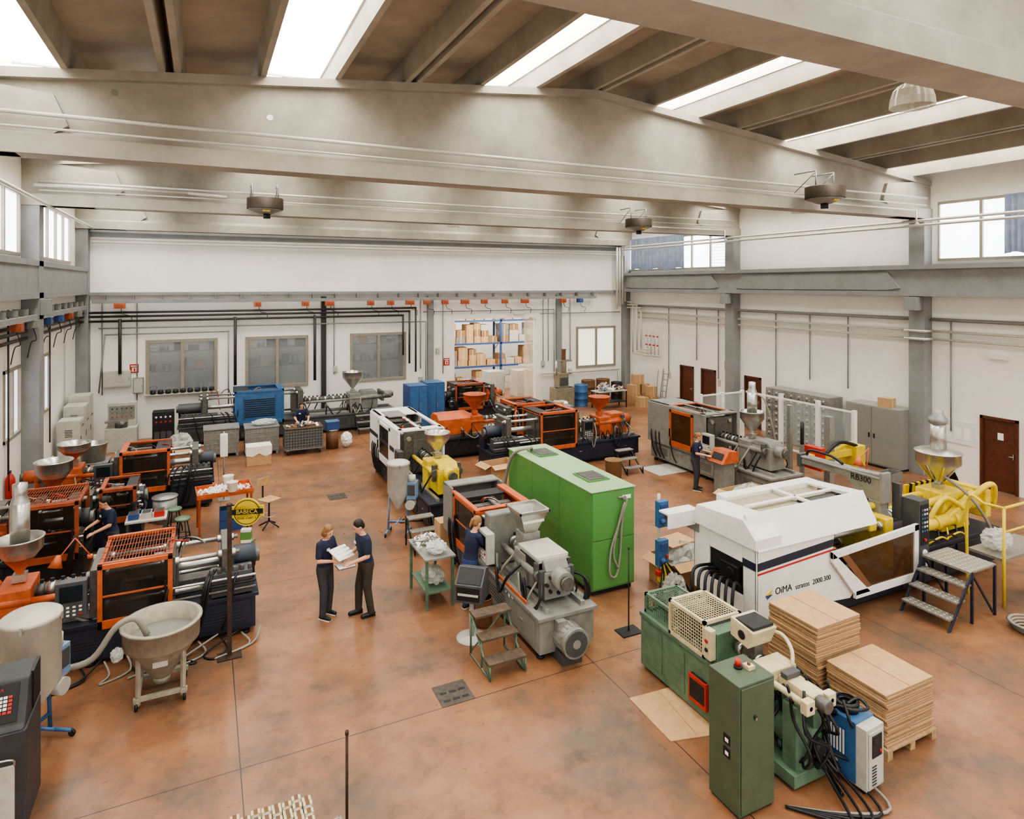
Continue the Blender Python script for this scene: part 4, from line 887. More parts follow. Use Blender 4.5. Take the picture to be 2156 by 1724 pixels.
box_carton('open carton filled with bagged parts',(8.65,10.2,0),(.9,.75,.55),0,True)
bag('heap of clear bags overflowing a carton',(8.65,10.15,.02),(.38,.32,.78),seed=8)
bag('clear bag of white parts between machines',(8.05,9.62,0),(.22,.2,.5),seed=9)
b=B();b.box(-.35,.35,-.25,.25,0,.015,CARD);solo('cardboard_sheet','square cardboard lid lying on a filled carton','cardboard',b,(8.65,10.3,.8),8,0)
def drain(x,y,s=.5,rz=0):
    b=B();b.box(-s/2,s/2,-s/2,s/2,0,.006,mat('cast_iron_drain',(92,84,76),.6,.4,.3,12))
    for i in range(3):
        for j in range(2):b.box(-s*.38+i*s*.28,-s*.38+i*s*.28+s*.2,-s*.32+j*s*.36,-s*.32+j*s*.36+s*.1,.006,.008,INK)
    solo('floor_drain','square slotted cast iron floor drain cover','drain',b,(x,y,.001),rz,0)
drain(3.3,8.85);drain(3.4,18.5)
# near pallet of cream blocks
t=T('pallet','wooden pallet carrying rows of white wrapped blocks','pallet',(.56,6.78,0))
b=B()
for i in range(6):b.box(-.52,.52,-.4+i*.14,-.3+i*.14,.1,.125,PALLET)
for x in(-.52,-.05,.42):b.box(x,x+.1,-.4,.42,0,.1,PALLET)
t.part('pallet_deck',b,.003)
first=None
b=B();b.box(-.045,.045,-.032,.032,0,.05,CREAM);b.box(-.032,.032,-.033,.033,.012,.038,PAPER);b.box(-.02,.02,-.034,.034,.05,.053,BROWN)
for k in range(8):
    for i in range(9):
        for j in range(8 if k==7 else 1):
            loc=(.18+i*.1,6.42+j*.095+(.03 if i%2 else 0),.125+k*.052+(.012*((i+j)%3) if k==7 else 0))
            if first is None:
                first=solo('wrapped_block','small cream and white wrapped block in a stacked load','block',b,loc,0,.003,'wrapped blocks on the near pallet')
            else:
                o=first.copy();link(o);o.location=loc
b=B();b.box(0,.88,6.48,7.12,.125,.48,DGREY);solo('block_load','inner load under stacked wrapped blocks','load',b,(.14,0,0))
bag('crumpled clear plastic sheet next to the pallet',(1.25,6.7,0),(.11,.12,.5),seed=12)
# ---------------------------------------------------------------- far area
b=B();b.box(-.4,.4,-.45,.45,.05,1.9,BLUE2);b.box(-.36,.36,-.4,.4,0,.05,DARK);b.box(-.36,.0,-.465,-.45,.1,1.85,BLUE);b.box(.02,.36,-.465,-.45,.1,1.85,BLUE);b.box(.05,.08,-.48,-.465,.9,1.1,STEEL);b.box(-.38,.38,-.43,.43,1.9,1.91,BLUE)
o=solo('electrical_cabinet','blue steel electrical cabinet next to the grey machine','cabinet',b,(7.85,25.5,0));o2=o.copy();link(o2);o2.location=(8.75,26.0,0)
t=T('cage_trolley','grey steel mesh trolley bench with cardboard on top','trolley',(3.2,24.0,0))
b=B();b.box(-.65,.65,-.4,.4,.18,.22,GREY);b.box(-.65,.65,-.4,.4,.9,.95,OLDW)
for k in range(14):b.box(-.65+k*.097,-.64+k*.097,-.41,-.4,.2,.9,GALV)
for k in range(7):b.box(-.65,.65,-.41,-.4,.25+k*.1,.26+k*.1,GALV)
b.box(-.64,.64,-.39,.39,.22,.88,DGREY)
t.part('trolley_body',b,.004)
for x in(-.55,.55):
    for y in(-.3,.3):
        b=B();b.cyl((x-.02,y,.08),(x+.02,y,.08),.08,BLACK,n=12);b.box(x-.03,x+.03,y-.03,y+.03,.1,.18,STEEL);t.part('caster',b,0)
parts_pile('small parts and boxes on the trolley bench',(3.2,23.9,.95),1.1,.4,.1,[CARD,WPLAS,DGREY],40,9,s=.12)
b=B();b.cyl((0,0,0),(0,0,.7),.22,BROWN,n=24);b.lathe([(.22,.66),(.235,.66),(.235,.7),(.22,.7)],STEEL);solo('fibre_drum','brown fibre drum beside the trolley bench','drum',b,(4.25,24.1,0),0,0)
b=B();b.box(-.22,.22,-.2,.2,0,.28,BLUE2);b.box(-.24,.24,-.22,.22,.28,.31,BLUE);solo('plastic_box','blue lidded plastic box resting on the fibre drum','box',b,(4.25,24.1,.7))
bag('white plastic bag on the floor by the drum',(4.75,24.0,0),(.2,.2,.55),m=WPLAS,seed=14)
def cage(x,y,label):
    t=T('metal_cage_bin',label,'bin',(x,y,0));b=B()
    b.box(-.55,.55,-.4,.4,.1,.93,GREY)
    for k in range(12):b.box(-.56+k*.1,-.54+k*.1,-.415,-.4,.1,1.0,GALV)
    for k in range(6):b.box(-.56,.56,-.415,-.4,.15+k*.16,.17+k*.16,GALV)
    t.part('cage',b,.003)
    b=B();b.box(-.58,.58,-.43,.43,.95,1.0,GALV);t.part('rim',b)
    for q in(-.5,.5):
        for w in(-.35,.35):b=B();b.box(q-.04,q+.04,w-.04,w+.04,0,.1,GALV);t.part('foot',b)
cage(1.85,24.6,'grey metal mesh bin lined with plastic');cage(.55,24.9,'grey metal mesh bin full of parts')
bag('clear plastic liner spilling from the mesh bin',(1.95,24.5,1.0),(.4,.3,.2),seed=15)
b=B();b.box(-.38,.38,-.28,.28,0,.6,CARD)
b.prism([(-.4,.35),(-.2,.3),(0,.4),(.2,.28),(.4,.36),(.4,.64),(-.4,.64)],'y',-.3,.3,WPLAS);solo('covered_box','cardboard box covered with a white plastic sheet','box',b,(1.65,23.1,0),0,.01)
bag('pile of clear plastic bags beside the mesh bins',(-.75,25.1,0),(.4,.35,.8),seed=16)
box_carton('open brown carton holding white parts',(-.6,24.2,0),(.6,.5,.5),5,True)
for i,(y,h,w) in enumerate(((26.5,2.2,.8),(25.6,2.0,.8),(24.6,1.7,.7))):
    b=B();b.box(-.3,.3,-w/2,w/2,.08,h,LGREY);b.box(-.28,.28,-w/2+.02,w/2-.02,0,.08,DARK);b.box(.3,.315,-w/2+.03,w/2-.03,.12,h-.05,LGREY);b.box(.315,.33,-.3,-.27,1.0,1.2,BLACK);b.box(-.27,.27,-w/2-.012,-w/2,.12,h-.05,LGREY)
    for k in range(5):b.box(-.1,.1,-w/2-.02,-w/2-.012,h-.5+k*.05,h-.48+k*.05,DARK)
    for k in range(4):b.cyl((.315,-.15+k*.1,1.5),(.335,-.15+k*.1,1.5),.02,[RED,GREEN,BLACK,BLUE][k],n=8)
    solo('switch_cabinet','light grey steel switch cabinet against the wall','cabinet',b,(-3.85,y,0))
t=T('milling_machine','pale grey bench machine with a control console','machine',(-2.7,27.2,0))
b=B();b.box(-.5,.5,-.4,.4,0,.85,LGREY);b.box(-.45,.45,.0,.4,.85,1.7,LGREY);b.box(-.4,.4,-.02,0,1.1,1.6,GREY)
for i in range(5):
    for j in range(3):b.cyl((-.3+i*.15,-.02,1.2+j*.15),(-.3+i*.15,-.04,1.2+j*.15),.025,[RED,GREEN,BLACK][j],n=8)
t.part('machine_body',b,.01)
b=B();b.cyl((0,-.2,.85),(0,-.2,1.1),.2,IRON);b.box(-.5,.2,-.35,-.1,1.05,1.12,STEEL);t.part('work_head',b,0)
t=T('power_supply','black wheeled power supply rack with dials and sockets','power supply',(-1.35,26.9,0))
b=B();b.box(-.35,.35,-.3,.3,.08,1.35,BLACK);b.box(-.32,.32,-.31,-.3,.9,1.3,DARK)
for i in range(4):
    for j in range(2):b.cyl((-.22+i*.15,-.31,1.0+j*.18),(-.22+i*.15,-.33,1.0+j*.18),.035,WPLAS if j else RED,n=10)
for i in range(3):b.box(-.28+i*.2,-.12+i*.2,-.315,-.305,.35,.65,DGREY)
t.part('rack_body',b,.01)
for x in(-.28,.28):b=B();b.cyl((x,-.25,.04),(x,.25,.04),.04,BLACK,n=10);t.part('wheel',b,0)
def wallbox(name,label,cat,loc,sz,m,rz=0,face=None):
    b=B();x,y,z=sz;b.box(-x/2,x/2,-y,0,-z/2,z/2,m);b.box(-x/2+.03,x/2-.03,-y-.01,-y,-z/2+.03,z/2-.03,face or m);b.cyl((x/2-.06,-y-.01,0),(x/2-.06,-y-.025,0),.015,BLACK,n=8)
    solo(name,label,cat,b,loc,rz,.006)
wallbox('control_box','grey wall mounted control box with buttons','control box',(-3.0,YF-.01,2.4),(.9,.2,.6),LGREY)
wallbox('control_box','small grey wall mounted switch box','control box',(-2.3,YF-.01,2.1),(.35,.15,.6),GREY,face=LGREY)
for x,z in((5.2,2.3),(9.1,1.6),(9.95,2.9),(15.6,2.0),(17.2,1.5)):wallbox('switch_box','small white electrical switch box on the wall','switch box',(x,YF-.01,z),(.18,.08,.26),LGREY)
for y,z in((21.8,1.6),(18.6,1.7),(9.2,1.7),(12.1,1.3),(25.2,1.5)):wallbox('switch_box','small white electrical switch box on the plaster wall','switch box',(XR-.01,y,z),(.2,.08,.3),LGREY,90)
def firesign(loc,rz):
    b=B();b.box(-.15,.15,-.012,0,-.17,.17,RED);b.box(-.07,.08,-.015,-.012,-.12,.04,PAPER);b.box(-.02,.04,-.018,-.015,-.11,.02,RED);b.box(-.11,.11,-.015,-.012,.08,.12,PAPER)
    solo('fire_sign','red and white fire extinguisher wall sign','sign',b,loc,rz,0)
firesign((-2.45,YF-.01,2.75),0);firesign((10.4,YF-.01,2.35),0);firesign((XR-.02,21.3,2.45),-90);firesign((XL+.01,18.4,2.6),90)
t=T('fire_extinguisher','red fire extinguisher hung on the wall','extinguisher',(XL+.12,19.0,.9))
b=B();b.lathe([(.001,0),(.09,0),(.1,.03),(.1,.45),(.06,.55),(.03,.58),(.03,.62),(.001,.62)],RED);t.part('cylinder',b,0)
b=B();b.box(-.02,.02,-.08,.03,.62,.66,BLACK);b.hose([(0,-.05,.64),(.0,-.13,.5),(0,-.12,.2)],.012,BLACK);t.part('valve',b,0)
t=T('ladder','aluminium step ladder standing by the wall','ladder',(20.2,24.9,0),90)
b=B()
for x in(-.2,.2):b.obox((x,0,.95),(.04,.03,1.95),(.15,0,0),GALV)
for i in range(6):b.box(-.2,.2,.1-.043*i-.04,.1-.043*i+.04,.25+i*.28,.27+i*.28,GALV)
t.part('ladder_frame',b,0)
for x in(-.2,.2):b=B();b.obox((x*1.1,.26,.93),(.03,.02,1.85),(.12,0,0),GALV);t.part('rear_leg',b,0)
def barrel(label,x,y,m,r=.3,h=.9):
    b=B();b.lathe([(.001,0),(r,0),(r,.02),(r*.98,.03),(r*.98,h*.33),(r*1.03,h*.35),(r*.98,h*.37),(r*.98,h*.65),(r*1.03,h*.67),(r*.98,h*.69),(r,h-.02),(r,h),(r*.9,h),(r*.9,h-.05),(.001,h-.05)],m)
    solo('barrel',label,'barrel',b,(x,y,0),0,0)
barrel('blue steel oil barrel',16.9,27.2,BLUE,.34,1.05);barrel('brown drum under the wall window',17.9,28.1,BROWN,.36,1.1);barrel('brown drum standing next to another drum',18.8,28.1,BROWN,.36,1.1);barrel('black drum behind the work bench',19.6,28.0,DARK,.3,.9)
for i,(x,y,z,s) in enumerate(((19.5,26.4,0,.6),(20.15,26.4,0,.55),(19.5,26.4,.5,.5),(20.1,26.4,.5,.5),(19.9,27.1,0,.6),(19.75,26.4,1.0,.5),(19.4,25.6,0,.5),(20.05,25.6,0,.5),(20.0,25.6,.5,.45))):
    box_carton('brown cardboard box in a pile by the corner',(x,y,z),(s,s*.85,.49),R.uniform(-6,6),group='brown boxes in the room corner')
table('workbench cluttered with white boxes',(17.9,26.2,0),1.7,.7,.85,LGREY,DARK)
parts_pile('clutter of tools and small boxes on the bench',(17.55,26.2,.85),.8,.6,.3,[PAPER,WPLAS,LBLUE,CARD],50,21,s=.16)
parts_pile('clutter of dark tools on the bench',(18.4,26.2,.85),.7,.6,.25,[DARK,RED,WPLAS],40,22,s=.14)
t=T('granulator','tall beige granulator column with motor on top','machine',(15.8,27.2,0))
PGG=mat('granulator_beige',(144,137,116),.5,.2,.2)
b=B();b.box(-.5,.5,-.35,.35,.05,1.0,PGG);b.box(-.3,.25,-.25,.25,1.0,1.7,PGG);b.box(-.45,.6,-.3,.0,.9,1.0,DGREY);b.box(-.25,.2,-.27,-.25,1.1,1.5,DGREY);t.part('granulator_body',b,.01)
b=B();b.cyl((.1,0,1.7),(.1,0,2.3),.14,PGG);b.box(-.3,.5,-.12,.12,2.25,2.33,GREY);b.cyl((.1,0,2.33),(.1,0,2.8),.11,BROWN);b.cyl((.1,0,2.8),(.1,0,2.86),.13,BROWN);t.part('drive_column',b,.004)
b=B();b.cyl((-.3,0,1.6),(-.3,0,2.28),.05,STEEL);t.part('piston',b,0)
for i in range(4):
    box_carton('carton standing near the granulator',(14.9+.5*(i%2),26.6-.6*(i//2),0),(.42,.4,.35+.1*(i%3)),R.uniform(-8,8),i==1,m=[CARD,WPLAS,CARD,LBLUE][i])
LG=mat('locker_grey',(142,143,136),.4,.1,.06)
t=T('storage_cabinet','grey two-door steel storage cabinet against the wall','cabinet',(20.25,13.95,0))
b=B();b.box(-.3,.5,-.95,.95,.08,2.0,LG);b.box(-.28,.45,-.9,.9,0,.08,DARK);t.part('cabinet_body',b,.005)
for s in(0,1):
    b=B();b.box(-.315,-.3,-.93+s*.935,-.01+s*.935,.12,1.97,LG);o=t.part('door',b,.004)
    b=B();b.box(-.335,-.315,(-.12 if s==0 else .06),(-.08 if s==0 else .1),.95,1.1,BLACK);t.part('handle',b,0,parent=o)
box_carton('small brown box on top of the grey cabinet',(20.2,13.6,2.0),(.35,.4,.3),3)
t=T('drawer_cabinet','grey steel parts cabinet with many small drawers','cabinet',(20.1,16.9,0))
b=B();b.box(-.25,.5,-1.4,1.4,.05,2.0,GREY);t.part('cabinet_body',b,.005)
for i in range(8):
    for j in range(7):
        b=B();b.box(-.27,-.25,-1.36+i*.345,-1.05+i*.345,.15+j*.26,.37+j*.26,GREY if(i+j)%4 else LG);b.box(-.285,-.27,-1.25+i*.345,-1.16+i*.345,.2+j*.26,.225+j*.26,DARK);b.box(-.275,-.27,-1.25+i*.345,-1.17+i*.345,.29+j*.26,.32+j*.26,PAPER);t.part('drawer',b,0)
t=T('safety_fence','white framed safety fence with tall posts','fence',(16.6,15.5,0))
for i,(x,y,h) in enumerate(((-.6,2.2,2.1),(.4,2.2,2.1),(1.4,2.2,2.1),(1.6,.6,2.2),(1.6,-.9,2.2),(1.6,-2.2,2.1))):
    b=B();b.box(x-.06,x+.06,y-.06,y+.06,0,h,WHITE);b.box(x-.1,x+.1,y-.1,y+.1,0,.02,WHITE);t.part('fence_post',b,.004)
FM=mat('clear_fence_sheet',(200,214,214),.1,0,.05,alpha=.2)
for z in(.3,2.0):
    b=B();b.box(-.6,1.4,2.18,2.22,z,z+.06,WHITE);t.part('fence_rail',b)
    b=B();b.box(1.58,1.62,-2.2,2.2,z,z+.06,WHITE);t.part('fence_rail',b)
b=B();b.box(1.595,1.605,-2.15,.5,.36,2.0,FM);t.part('fence_panel',b,0)
b=B();b.box(-.5,1.4,2.195,2.205,.36,2.0,FM);t.part('fence_panel',b,0)
t=T('takeout_robot','yellow and red take-out robot with black cable chain','robot',(16.3,12.7,0))
b=B();b.box(-.1,.1,-.1,.1,0,2.2,GALV);b.box(-.25,.25,-.25,.25,0,.05,DARK);t.part('post',b,.005)
b=B();b.box(-.5,1.2,-.15,.15,1.0,1.2,YEL);b.box(.8,1.2,-.28,.28,.7,1.3,YEL);b.cyl((-.2,0,1.1),(.9,0,1.35),.05,YEL);t.part('arm',b,.02)
b=B();b.box(-.7,-.5,-.28,.28,.75,1.4,RED);b.box(-.9,-.7,-.1,.1,.9,1.2,YEL);t.part('gripper_head',b,.02)
b=B();b.hose([(-.4,-.2,1.2),(0,-.22,1.45),(.4,-.2,1.45),(.9,-.2,1.3)],.05,BLACK,n=8);t.part('cable_chain',b,0)
pole('tall galvanised post carrying a cable chain',16.2,14.0,2.3,.15,.06,GALV,True)
t=T('cable_chain','black looped cable drag chain on a grey support','cable chain',(15.9,13.3,0))
b=B();b.box(-.05,.05,-.05,.05,0,1.3,GREY);b.box(-.15,.15,-.15,.15,0,.03,GREY);t.part('support',b)
b=B();b.hose([(0,0,1.3),(0,0,1.75),(.12,.1,1.9),(.25,.2,1.7),(.25,.2,1.0)],.05,BLACK,n=8);t.part('chain',b,0)
box_carton('large open carton lined with clear plastic',(12.55,12.1,0),(1.2,.95,.75),3,True)
bag('clear plastic liner bag in the open carton',(12.55,12.1,.02),(.5,.4,.85),seed=31)
t=T('control_pedestal','grey console pedestal with orange control panel','console',(13.45,13.9,0))
b=B();b.box(-.2,.2,-.2,.2,0,.95,GREY);t.part('pedestal',b,.01)
b=B();b.prism([(-.35,.95),(.25,.95),(.25,1.25),(-.1,1.3)],'y',-.3,.3,ORANGE);b.obox((-.25,0,1.13),(.01,.4,.2),(0,.6,0),DARK);t.part('control_panel',b,.015)
def msteps(x,y,rz,label):
    t=T('machine_steps',label,'steps',(x,y,0),rz)
    for i in range(3):
        b=B();b.box(-.3,.3,-.35+i*.25,-.12+i*.25,.22*(i+1)-.03,.22*(i+1),PERF);t.part('tread',b,.003)
    for q in(-.3,.3):
        b=B();b.prism([(-.38,0),(-.33,0),(.4,.66),(.35,.66)],'x',q-.015,q+.015,BLACK);b.box(q-.015,q+.015,.35,.38,0,.66,BLACK);b.box(q-.015,q+.015,-.35,-.32,0,.22,BLACK);t.part('side_frame',b,0)
msteps(12.3,16.9,0,'black framed steps with metal treads by the orange machine');msteps(4.5,14.0,0,'small steps by the yellow injection unit')
msteps(5.9,26.1,0,'grey steps in front of the long grey machine')
box_carton('open brown carton beside the orange machine',(7.9,17.3,0),(.9,.65,.75),6,True);box_carton('brown cardboard carton beside the dryer',(4.95,13.7,0),(.45,.4,.7),0)
b=B();b.lathe([(.001,0),(.24,0),(.26,.55),(.28,.56),(.26,.56),(.24,.03)],CARD2);solo('fibre_drum','open brown fibre drum near the steps','drum',b,(11.5,16.6,0),0,0)
b=B();b.box(-.7,.7,-.5,.5,0,.01,LGREY);solo('floor_mat','light grey floor mat by the steps','mat',b,(13.6,16.6,.0),0,0)
CL=random.Random(99)
for i,(x,y) in enumerate(((-.35,24.9),(6.9,22.6),(9.6,17.4),(10.6,17.7),(14.9,23.2),(16.2,22.4),(14.6,21.0),(10.4,23.6),(12.8,20.4),(11.7,23.7),(18.9,12.6),(18.9,11.2),(-3.2,23.4),(-2.2,24.0),(-1.6,21.4),(-.7,21.7),(9.8,24.4),(13.6,25.0),(16.7,19.2),(17.6,18.9),(6.4,24.4))):
    k=i%4
    if k==0:box_carton('small cardboard box on the workshop floor',(x,y,0),(CL.uniform(.35,.55),CL.uniform(.3,.45),CL.uniform(.25,.5)),CL.uniform(-20,20),CL.random()<.5)
    elif k==1:
        b=B();b.lathe([(.001,0),(.13,0),(.16,.32),(.175,.33),(.16,.33),(.13,.03),(.001,.03)],[BLUE2,WPLAS,DGREY][i%3]);solo('bucket','plastic bucket standing on the workshop floor','bucket',b,(x,y,0),0,0)
    elif k==2:
        b=B();m=[BLUE2,GREY,ORANGE2][i%3]
        b.box(-.3,.3,-.2,.2,0,.02,m)
        for s in(-1,1):b.box(-.3,.3,s*.2-.01,s*.2+.01,0,.3,m);b.box(s*.3-.01,s*.3+.01,-.2,.2,0,.3,m)
        solo('plastic_crate','open plastic crate on the workshop floor','crate',b,(x,y,0),CL.uniform(-20,20),.004)
    else:bag('clear plastic bag of parts on the floor',(x,y,0),(.25,.22,.4),seed=200+i)
def cart(label,x,y,m,rz=0):
    t=T('tool_cart',label,'cart',(x,y,0),rz)
    for z in(.18,.5,.85):
        b=B();b.box(-.35,.35,-.22,.22,z-.015,z+.015,m);t.part('shelf',b,.004)
    for a in(-.33,.33):
        for c in(-.2,.2):
            b=B();b.box(a-.015,a+.015,c-.015,c+.015,.08,.95,DGREY);t.part('post',b,0);b=B();b.cyl((a-.015,c,.04),(a+.015,c,.04),.04,BLACK,n=10);t.part('caster',b,0)
for a in((6.6,23.8,GREY,20),(17.3,20.6,GREY,0)):
    cart('three shelf steel tool cart near the machines',a[0],a[1],a[2],a[3]);parts_pile('tools scattered on the cart top',(a[0],a[1],.865),.6,.38,.08,[DARK,STEEL,WPLAS,RED],22,int(a[0]*7),s=.1)
def fan(x,y,z,beam_y):
    t=T('ceiling_fan','brown drum destratification fan hung from the roof beam','fan',(x,y,z))
    b=B();b.lathe([(.5,0),(.5,.3),(.46,.32),(.46,0),(.5,0)],BROWNF,n=28);t.part('fan_drum',b,0)
    b=B();b.lathe([(.001,-.12),(.18,-.14),(.34,-.07),(.46,-.03),(.46,.0),(.001,.0)],GREY,n=24);b.cyl((.05,.05,-.12),(.05,.05,-.26),.1,DARK);t.part('motor_housing',b,0)
    b=B();b.box(-.1,.1,-.37,-.22,-.1,-.02,YEL);t.part('warning_label',b,0)
    for k in range(4):
        b=B();a=k*pi/2;b.obox((.24*math.cos(a),.24*math.sin(a),.15),(.36,.14,.01),(.4,0,a),IRON);t.part('fan_blade',b,0)
    for k in(-.35,.35):
        b=B();b.ringtube([(k,0,.28),(k,0,.72),(k,beam_y-y,.72)],.022,GALV,6);b.ringtube([(k-.02,0,.68),(k-.02,beam_y-y,.2)],.014,GALV,6);t.part('hanging_bracket',b,0)
fan(15.0,11.82,8.32,12.5);fan(1.6,19.85,8.2,20.55);fan(14.9,19.85,8.2,20.55)
def lamp(x,y,z,r=.28):
    t=T('pendant_lamp','ribbed bell-shaped glass pendant lamp','lamp',(x,y,z))
    b=B();n=40;prof=[(r,0),(r*.97,.12),(r*.85,.24),(r*.6,.32),(r*.3,.36)]
    vs=[];fs=[]
    for rr_,zz in prof:
        for k in range(n):
            a=2*pi*k/n;q=rr_*(1+.05*(k%2));vs.append((q*math.cos(a),q*math.sin(a),zz))
    for i in range(len(prof)-1):
        for k in range(n):fs.append((i*n+k,i*n+(k+1)%n,(i+1)*n+(k+1)%n,(i+1)*n+k))
    b.add(vs,fs,LAMPG,False);t.part('lamp_shade',b,0)
    b=B();b.cyl((0,0,.34),(0,0,.5),.08,GALV);top=zr(x)+.46-z;b.cyl((0,0,.5),(0,0,top),.012,GALV,n=6);t.part('lamp_rod',b,0)
lamp(9.5,6.0,8.65,.29);lamp(.16,16.8,8.8);lamp(10.6,17.4,8.85);lamp(19,16,8.55);lamp(9.3,24.8,8.4,.26);lamp(.1,24.8,8.5)
def pipe(label,pts,r,m=PIPEW,smooth=False,name='pipe'):
    b=B()
    if smooth:b.hose(pts,r,m)
    else:
        for p,q in zip(pts[:-1],pts[1:]):b.cyl(p,q,r,m,n=8)
        for p in pts[1:-1]:b.ell(p,(r*1.15,)*3,m,8,6)
    solo(name,label,'pipe',b,(0,0,0),0,0)
for z in(7.75,7.62):pipe('white painted pipe along the upper plaster wall',[(XL+.5,YF-.35,z),(XR-.4,YF-.35,z)],.045)
for k,z in enumerate((4.95,4.8,4.62)):
    pipe('dark pipe running around the machine hall walls',[(XL+.12,10,z),(XL+.12,YF-.5,z),(XL+.5,YF-.27,z),(8.8-k*.3,YF-.27,z),(8.8-k*.3,YF-.27,2.0+k*.4)],.045,PIPED)
pipe('grey pipe along the back plaster wall',[(-3.6,YF-.2,4.35),(9.3,YF-.2,4.3),(9.3,YF-.2,.8)],.028,GREYP)
pipe('grey pipe bent around the window tops',[(-3.6,YF-.15,1.9),(-3.4,YF-.15,4.1),(.9,YF-.15,4.1),(.9,YF-.15,1.0)],.025,GREYP)
pipe('grey conduit above the warehouse opening',[(9.2,YF-.12,4.75),(16.2,YF-.12,4.75),(16.2,YF-.12,1.2)],.025,GREYP)
pipe('grey conduit above the wall window',[(15.4,YF-.12,4.55),(20.3,YF-.12,4.55)],.025,GREYP)
pipe('white waste pipe along the wall foot',[(15.4,YF-.15,1.5),(20.2,YF-.15,1.45),(20.2,YF-.15,.3)],.04)
for x,z in((-2.9,2.6),(1.15,1.9),(4.3,1.9)):pipe('dark vertical drop pipe on the plaster wall',[(x,YF-.27,4.7),(x,YF-.27,z)],.06,PIPED)
for x in(-3.9,-3.5,-2.35,5.15,9.1,10.2,15.6,15.9,17.2):pipe('thin conduit dropping down the back wall',[(x,YF-.06,5.3),(x,YF-.06,1.2+.3*(int(x*3)%4))],.022,GREYP)
for z in(8.0,7.86):pipe('white painted pipe along the upper side wall',[(XR-.75,2,z),(XR-.75,YF-.6,z)],.045)
for z in(4.55,4.3):pipe('white pipe along the side wall',[(XR-.14,8,z),(XR-.14,12.4,z),(XR-.5,12.45,z),(XR-.5,13.05,z),(XR-.14,13.1,z),(XR-.14,YF-1.2,z)],.04)
pipe('pale grey rail along the side wall',[(XR-.15,5,4.92),(XR-.15,12.45,4.92)],.055,GREYP);pipe('pale grey rail along the side wall',[(XR-.15,13.05,4.92),(XR-.15,YF-.5,4.92)],.055,GREYP)
for y,z in((11.9,1.5),(15.4,2.3),(18.6,1.9),(21.8,1.8),(23.2,2.5),(25.2,1.7),(9.2,1.9),(17.0,2.4)):pipe('thin conduit dropping down the side wall',[(XR-.06,y,4.9),(XR-.06,y,z)],.022,GREYP)
for y in(12.42,20.47):
    pipe('white heating pipe run along the roof beam',[(XL+.4,y,8.72),(XR-.4,y,8.72)],.035);pipe('thin conduit clipped to the roof beam',[(XL+.4,y+.02,8.5),(XR-.4,y+.02,8.5)],.022)
pipe('white heating pipe looping below the roof beam',[(XL+.3,20.42,8.62),(-.4,20.42,8.62),(.6,20.42,8.55)],.045)
pipe('white pipe running along the high windows',[(XL+.6,9,8.1),(XL+.6,YF-.8,8.1)],.045)
for y0 in(12.42,20.47):
    pipe('white pipe hanging under the roof beam',[(16,y0-.04,8.3),(19.8,y0-.04,8.3),(19.8,y0-.04,7.9),(XR-.9,y0-.04,7.9)],.03)
for k in range(4):
    x=XR-.45-.17*k
    pipe('thick white riser pipe in the room corner',[(x,YF-.5,8.0),(x,YF-.5,5.1-.12*k)],.055)
for k in range(3):
    y=YF-1.0-.35*k;pipe('white pipe dropping to the valve group',[(XR-.3,YF-.5,5.1-.15*k),(XR-.3,y,5.1-.15*k),(XR-.3,y,2.4+.15*k),(XR-.3,YF-2.3,2.4+.15*k)],.045)
t=T('valve_manifold','group of red handled pipe valves on the wall','valve',(XR-.2,26.3,3.2))
for i in range(4):b=B();b.cyl((0,-.5+i*.3,-.8),(0,-.5+i*.3,.6),.03,PIPEW,n=8);t.part('manifold_pipe',b,0)
b=B();b.cyl((0,-.6,-.8),(0,.8,-.8),.045,PIPEW,n=8);t.part('header_pipe',b,0)
for i in range(4):
    for z in(-.25,.2):b=B();b.cyl((-.03,-.5+i*.3,z),(-.12,-.5+i*.3,z),.04,RED,n=12);t.part('valve_wheel',b,0)
t=T('busbar_trunking','grey overhead busbar trunking along the back wall','trunking',(0,YF-.35,5.35))
b=B();b.box(XL+.5,18.6,-.05,.05,-.05,.08,GREYP)
for i in range(24):b.box(XL+.9+i*.95,XL+.93+i*.95,-.02,.3,.08,.3,GREYP)
t.part('trunking_rail',b,0)
for i,u in enumerate((-2.9,2.0,3.9,4.9,6.7,7.6,8.5,9.3,10.2,11.2,12.2,13.3,14.4,16.6,17.6)):
    A,C=(ORANGE,ORANGE2) if i<14 else (BLUE2,BLUE);q=.14+.05*(i%3==0)
    b=B();b.box(-q,q,-.12,.1,-.1,.1,A);b.box(-q+.06,q-.06,-.14,-.12,-.06,.06,C)
    b.hose([(.05,0,-.1),(.1,-.02,-.3),(.35,0,-.38),(.4,.2,-.6)],.014,PIPED)
    solo('tap_off_box','%s electrical tap-off box on the overhead trunking'%('orange' if i<14 else 'blue'),'electrical box',b,(u,YF-.35,5.2),0,.004,'tap-off boxes')
t=T('busbar_trunking','grey overhead busbar trunking beside the high windows','trunking',(XL+.35,0,5.15))
b=B();b.box(-.05,.05,14,YF-.6,-.05,.08,GREYP)
for i in range(14):b.box(-.3,.02,14.5+i,14.53+i,.08,.25,GREYP)
t.part('trunking_rail',b,0)
for i in range(6):
    b=B();b.box(-.1,.12,-.14,.14,-.1,.1,BLUE2 if i in(2,3) else (GREY if i%2 else ORANGE2));b.hose([(0,0,-.1),(.05,.1,-.4),(-.1,.3,-.5),(-.2,.4,-.9)],.014,PIPED)
    solo('tap_off_box','electrical tap-off box on the side wall trunking','electrical box',b,(XL+.35,18.5+1.6*i,5.0),0,.004,'side wall tap-off boxes')
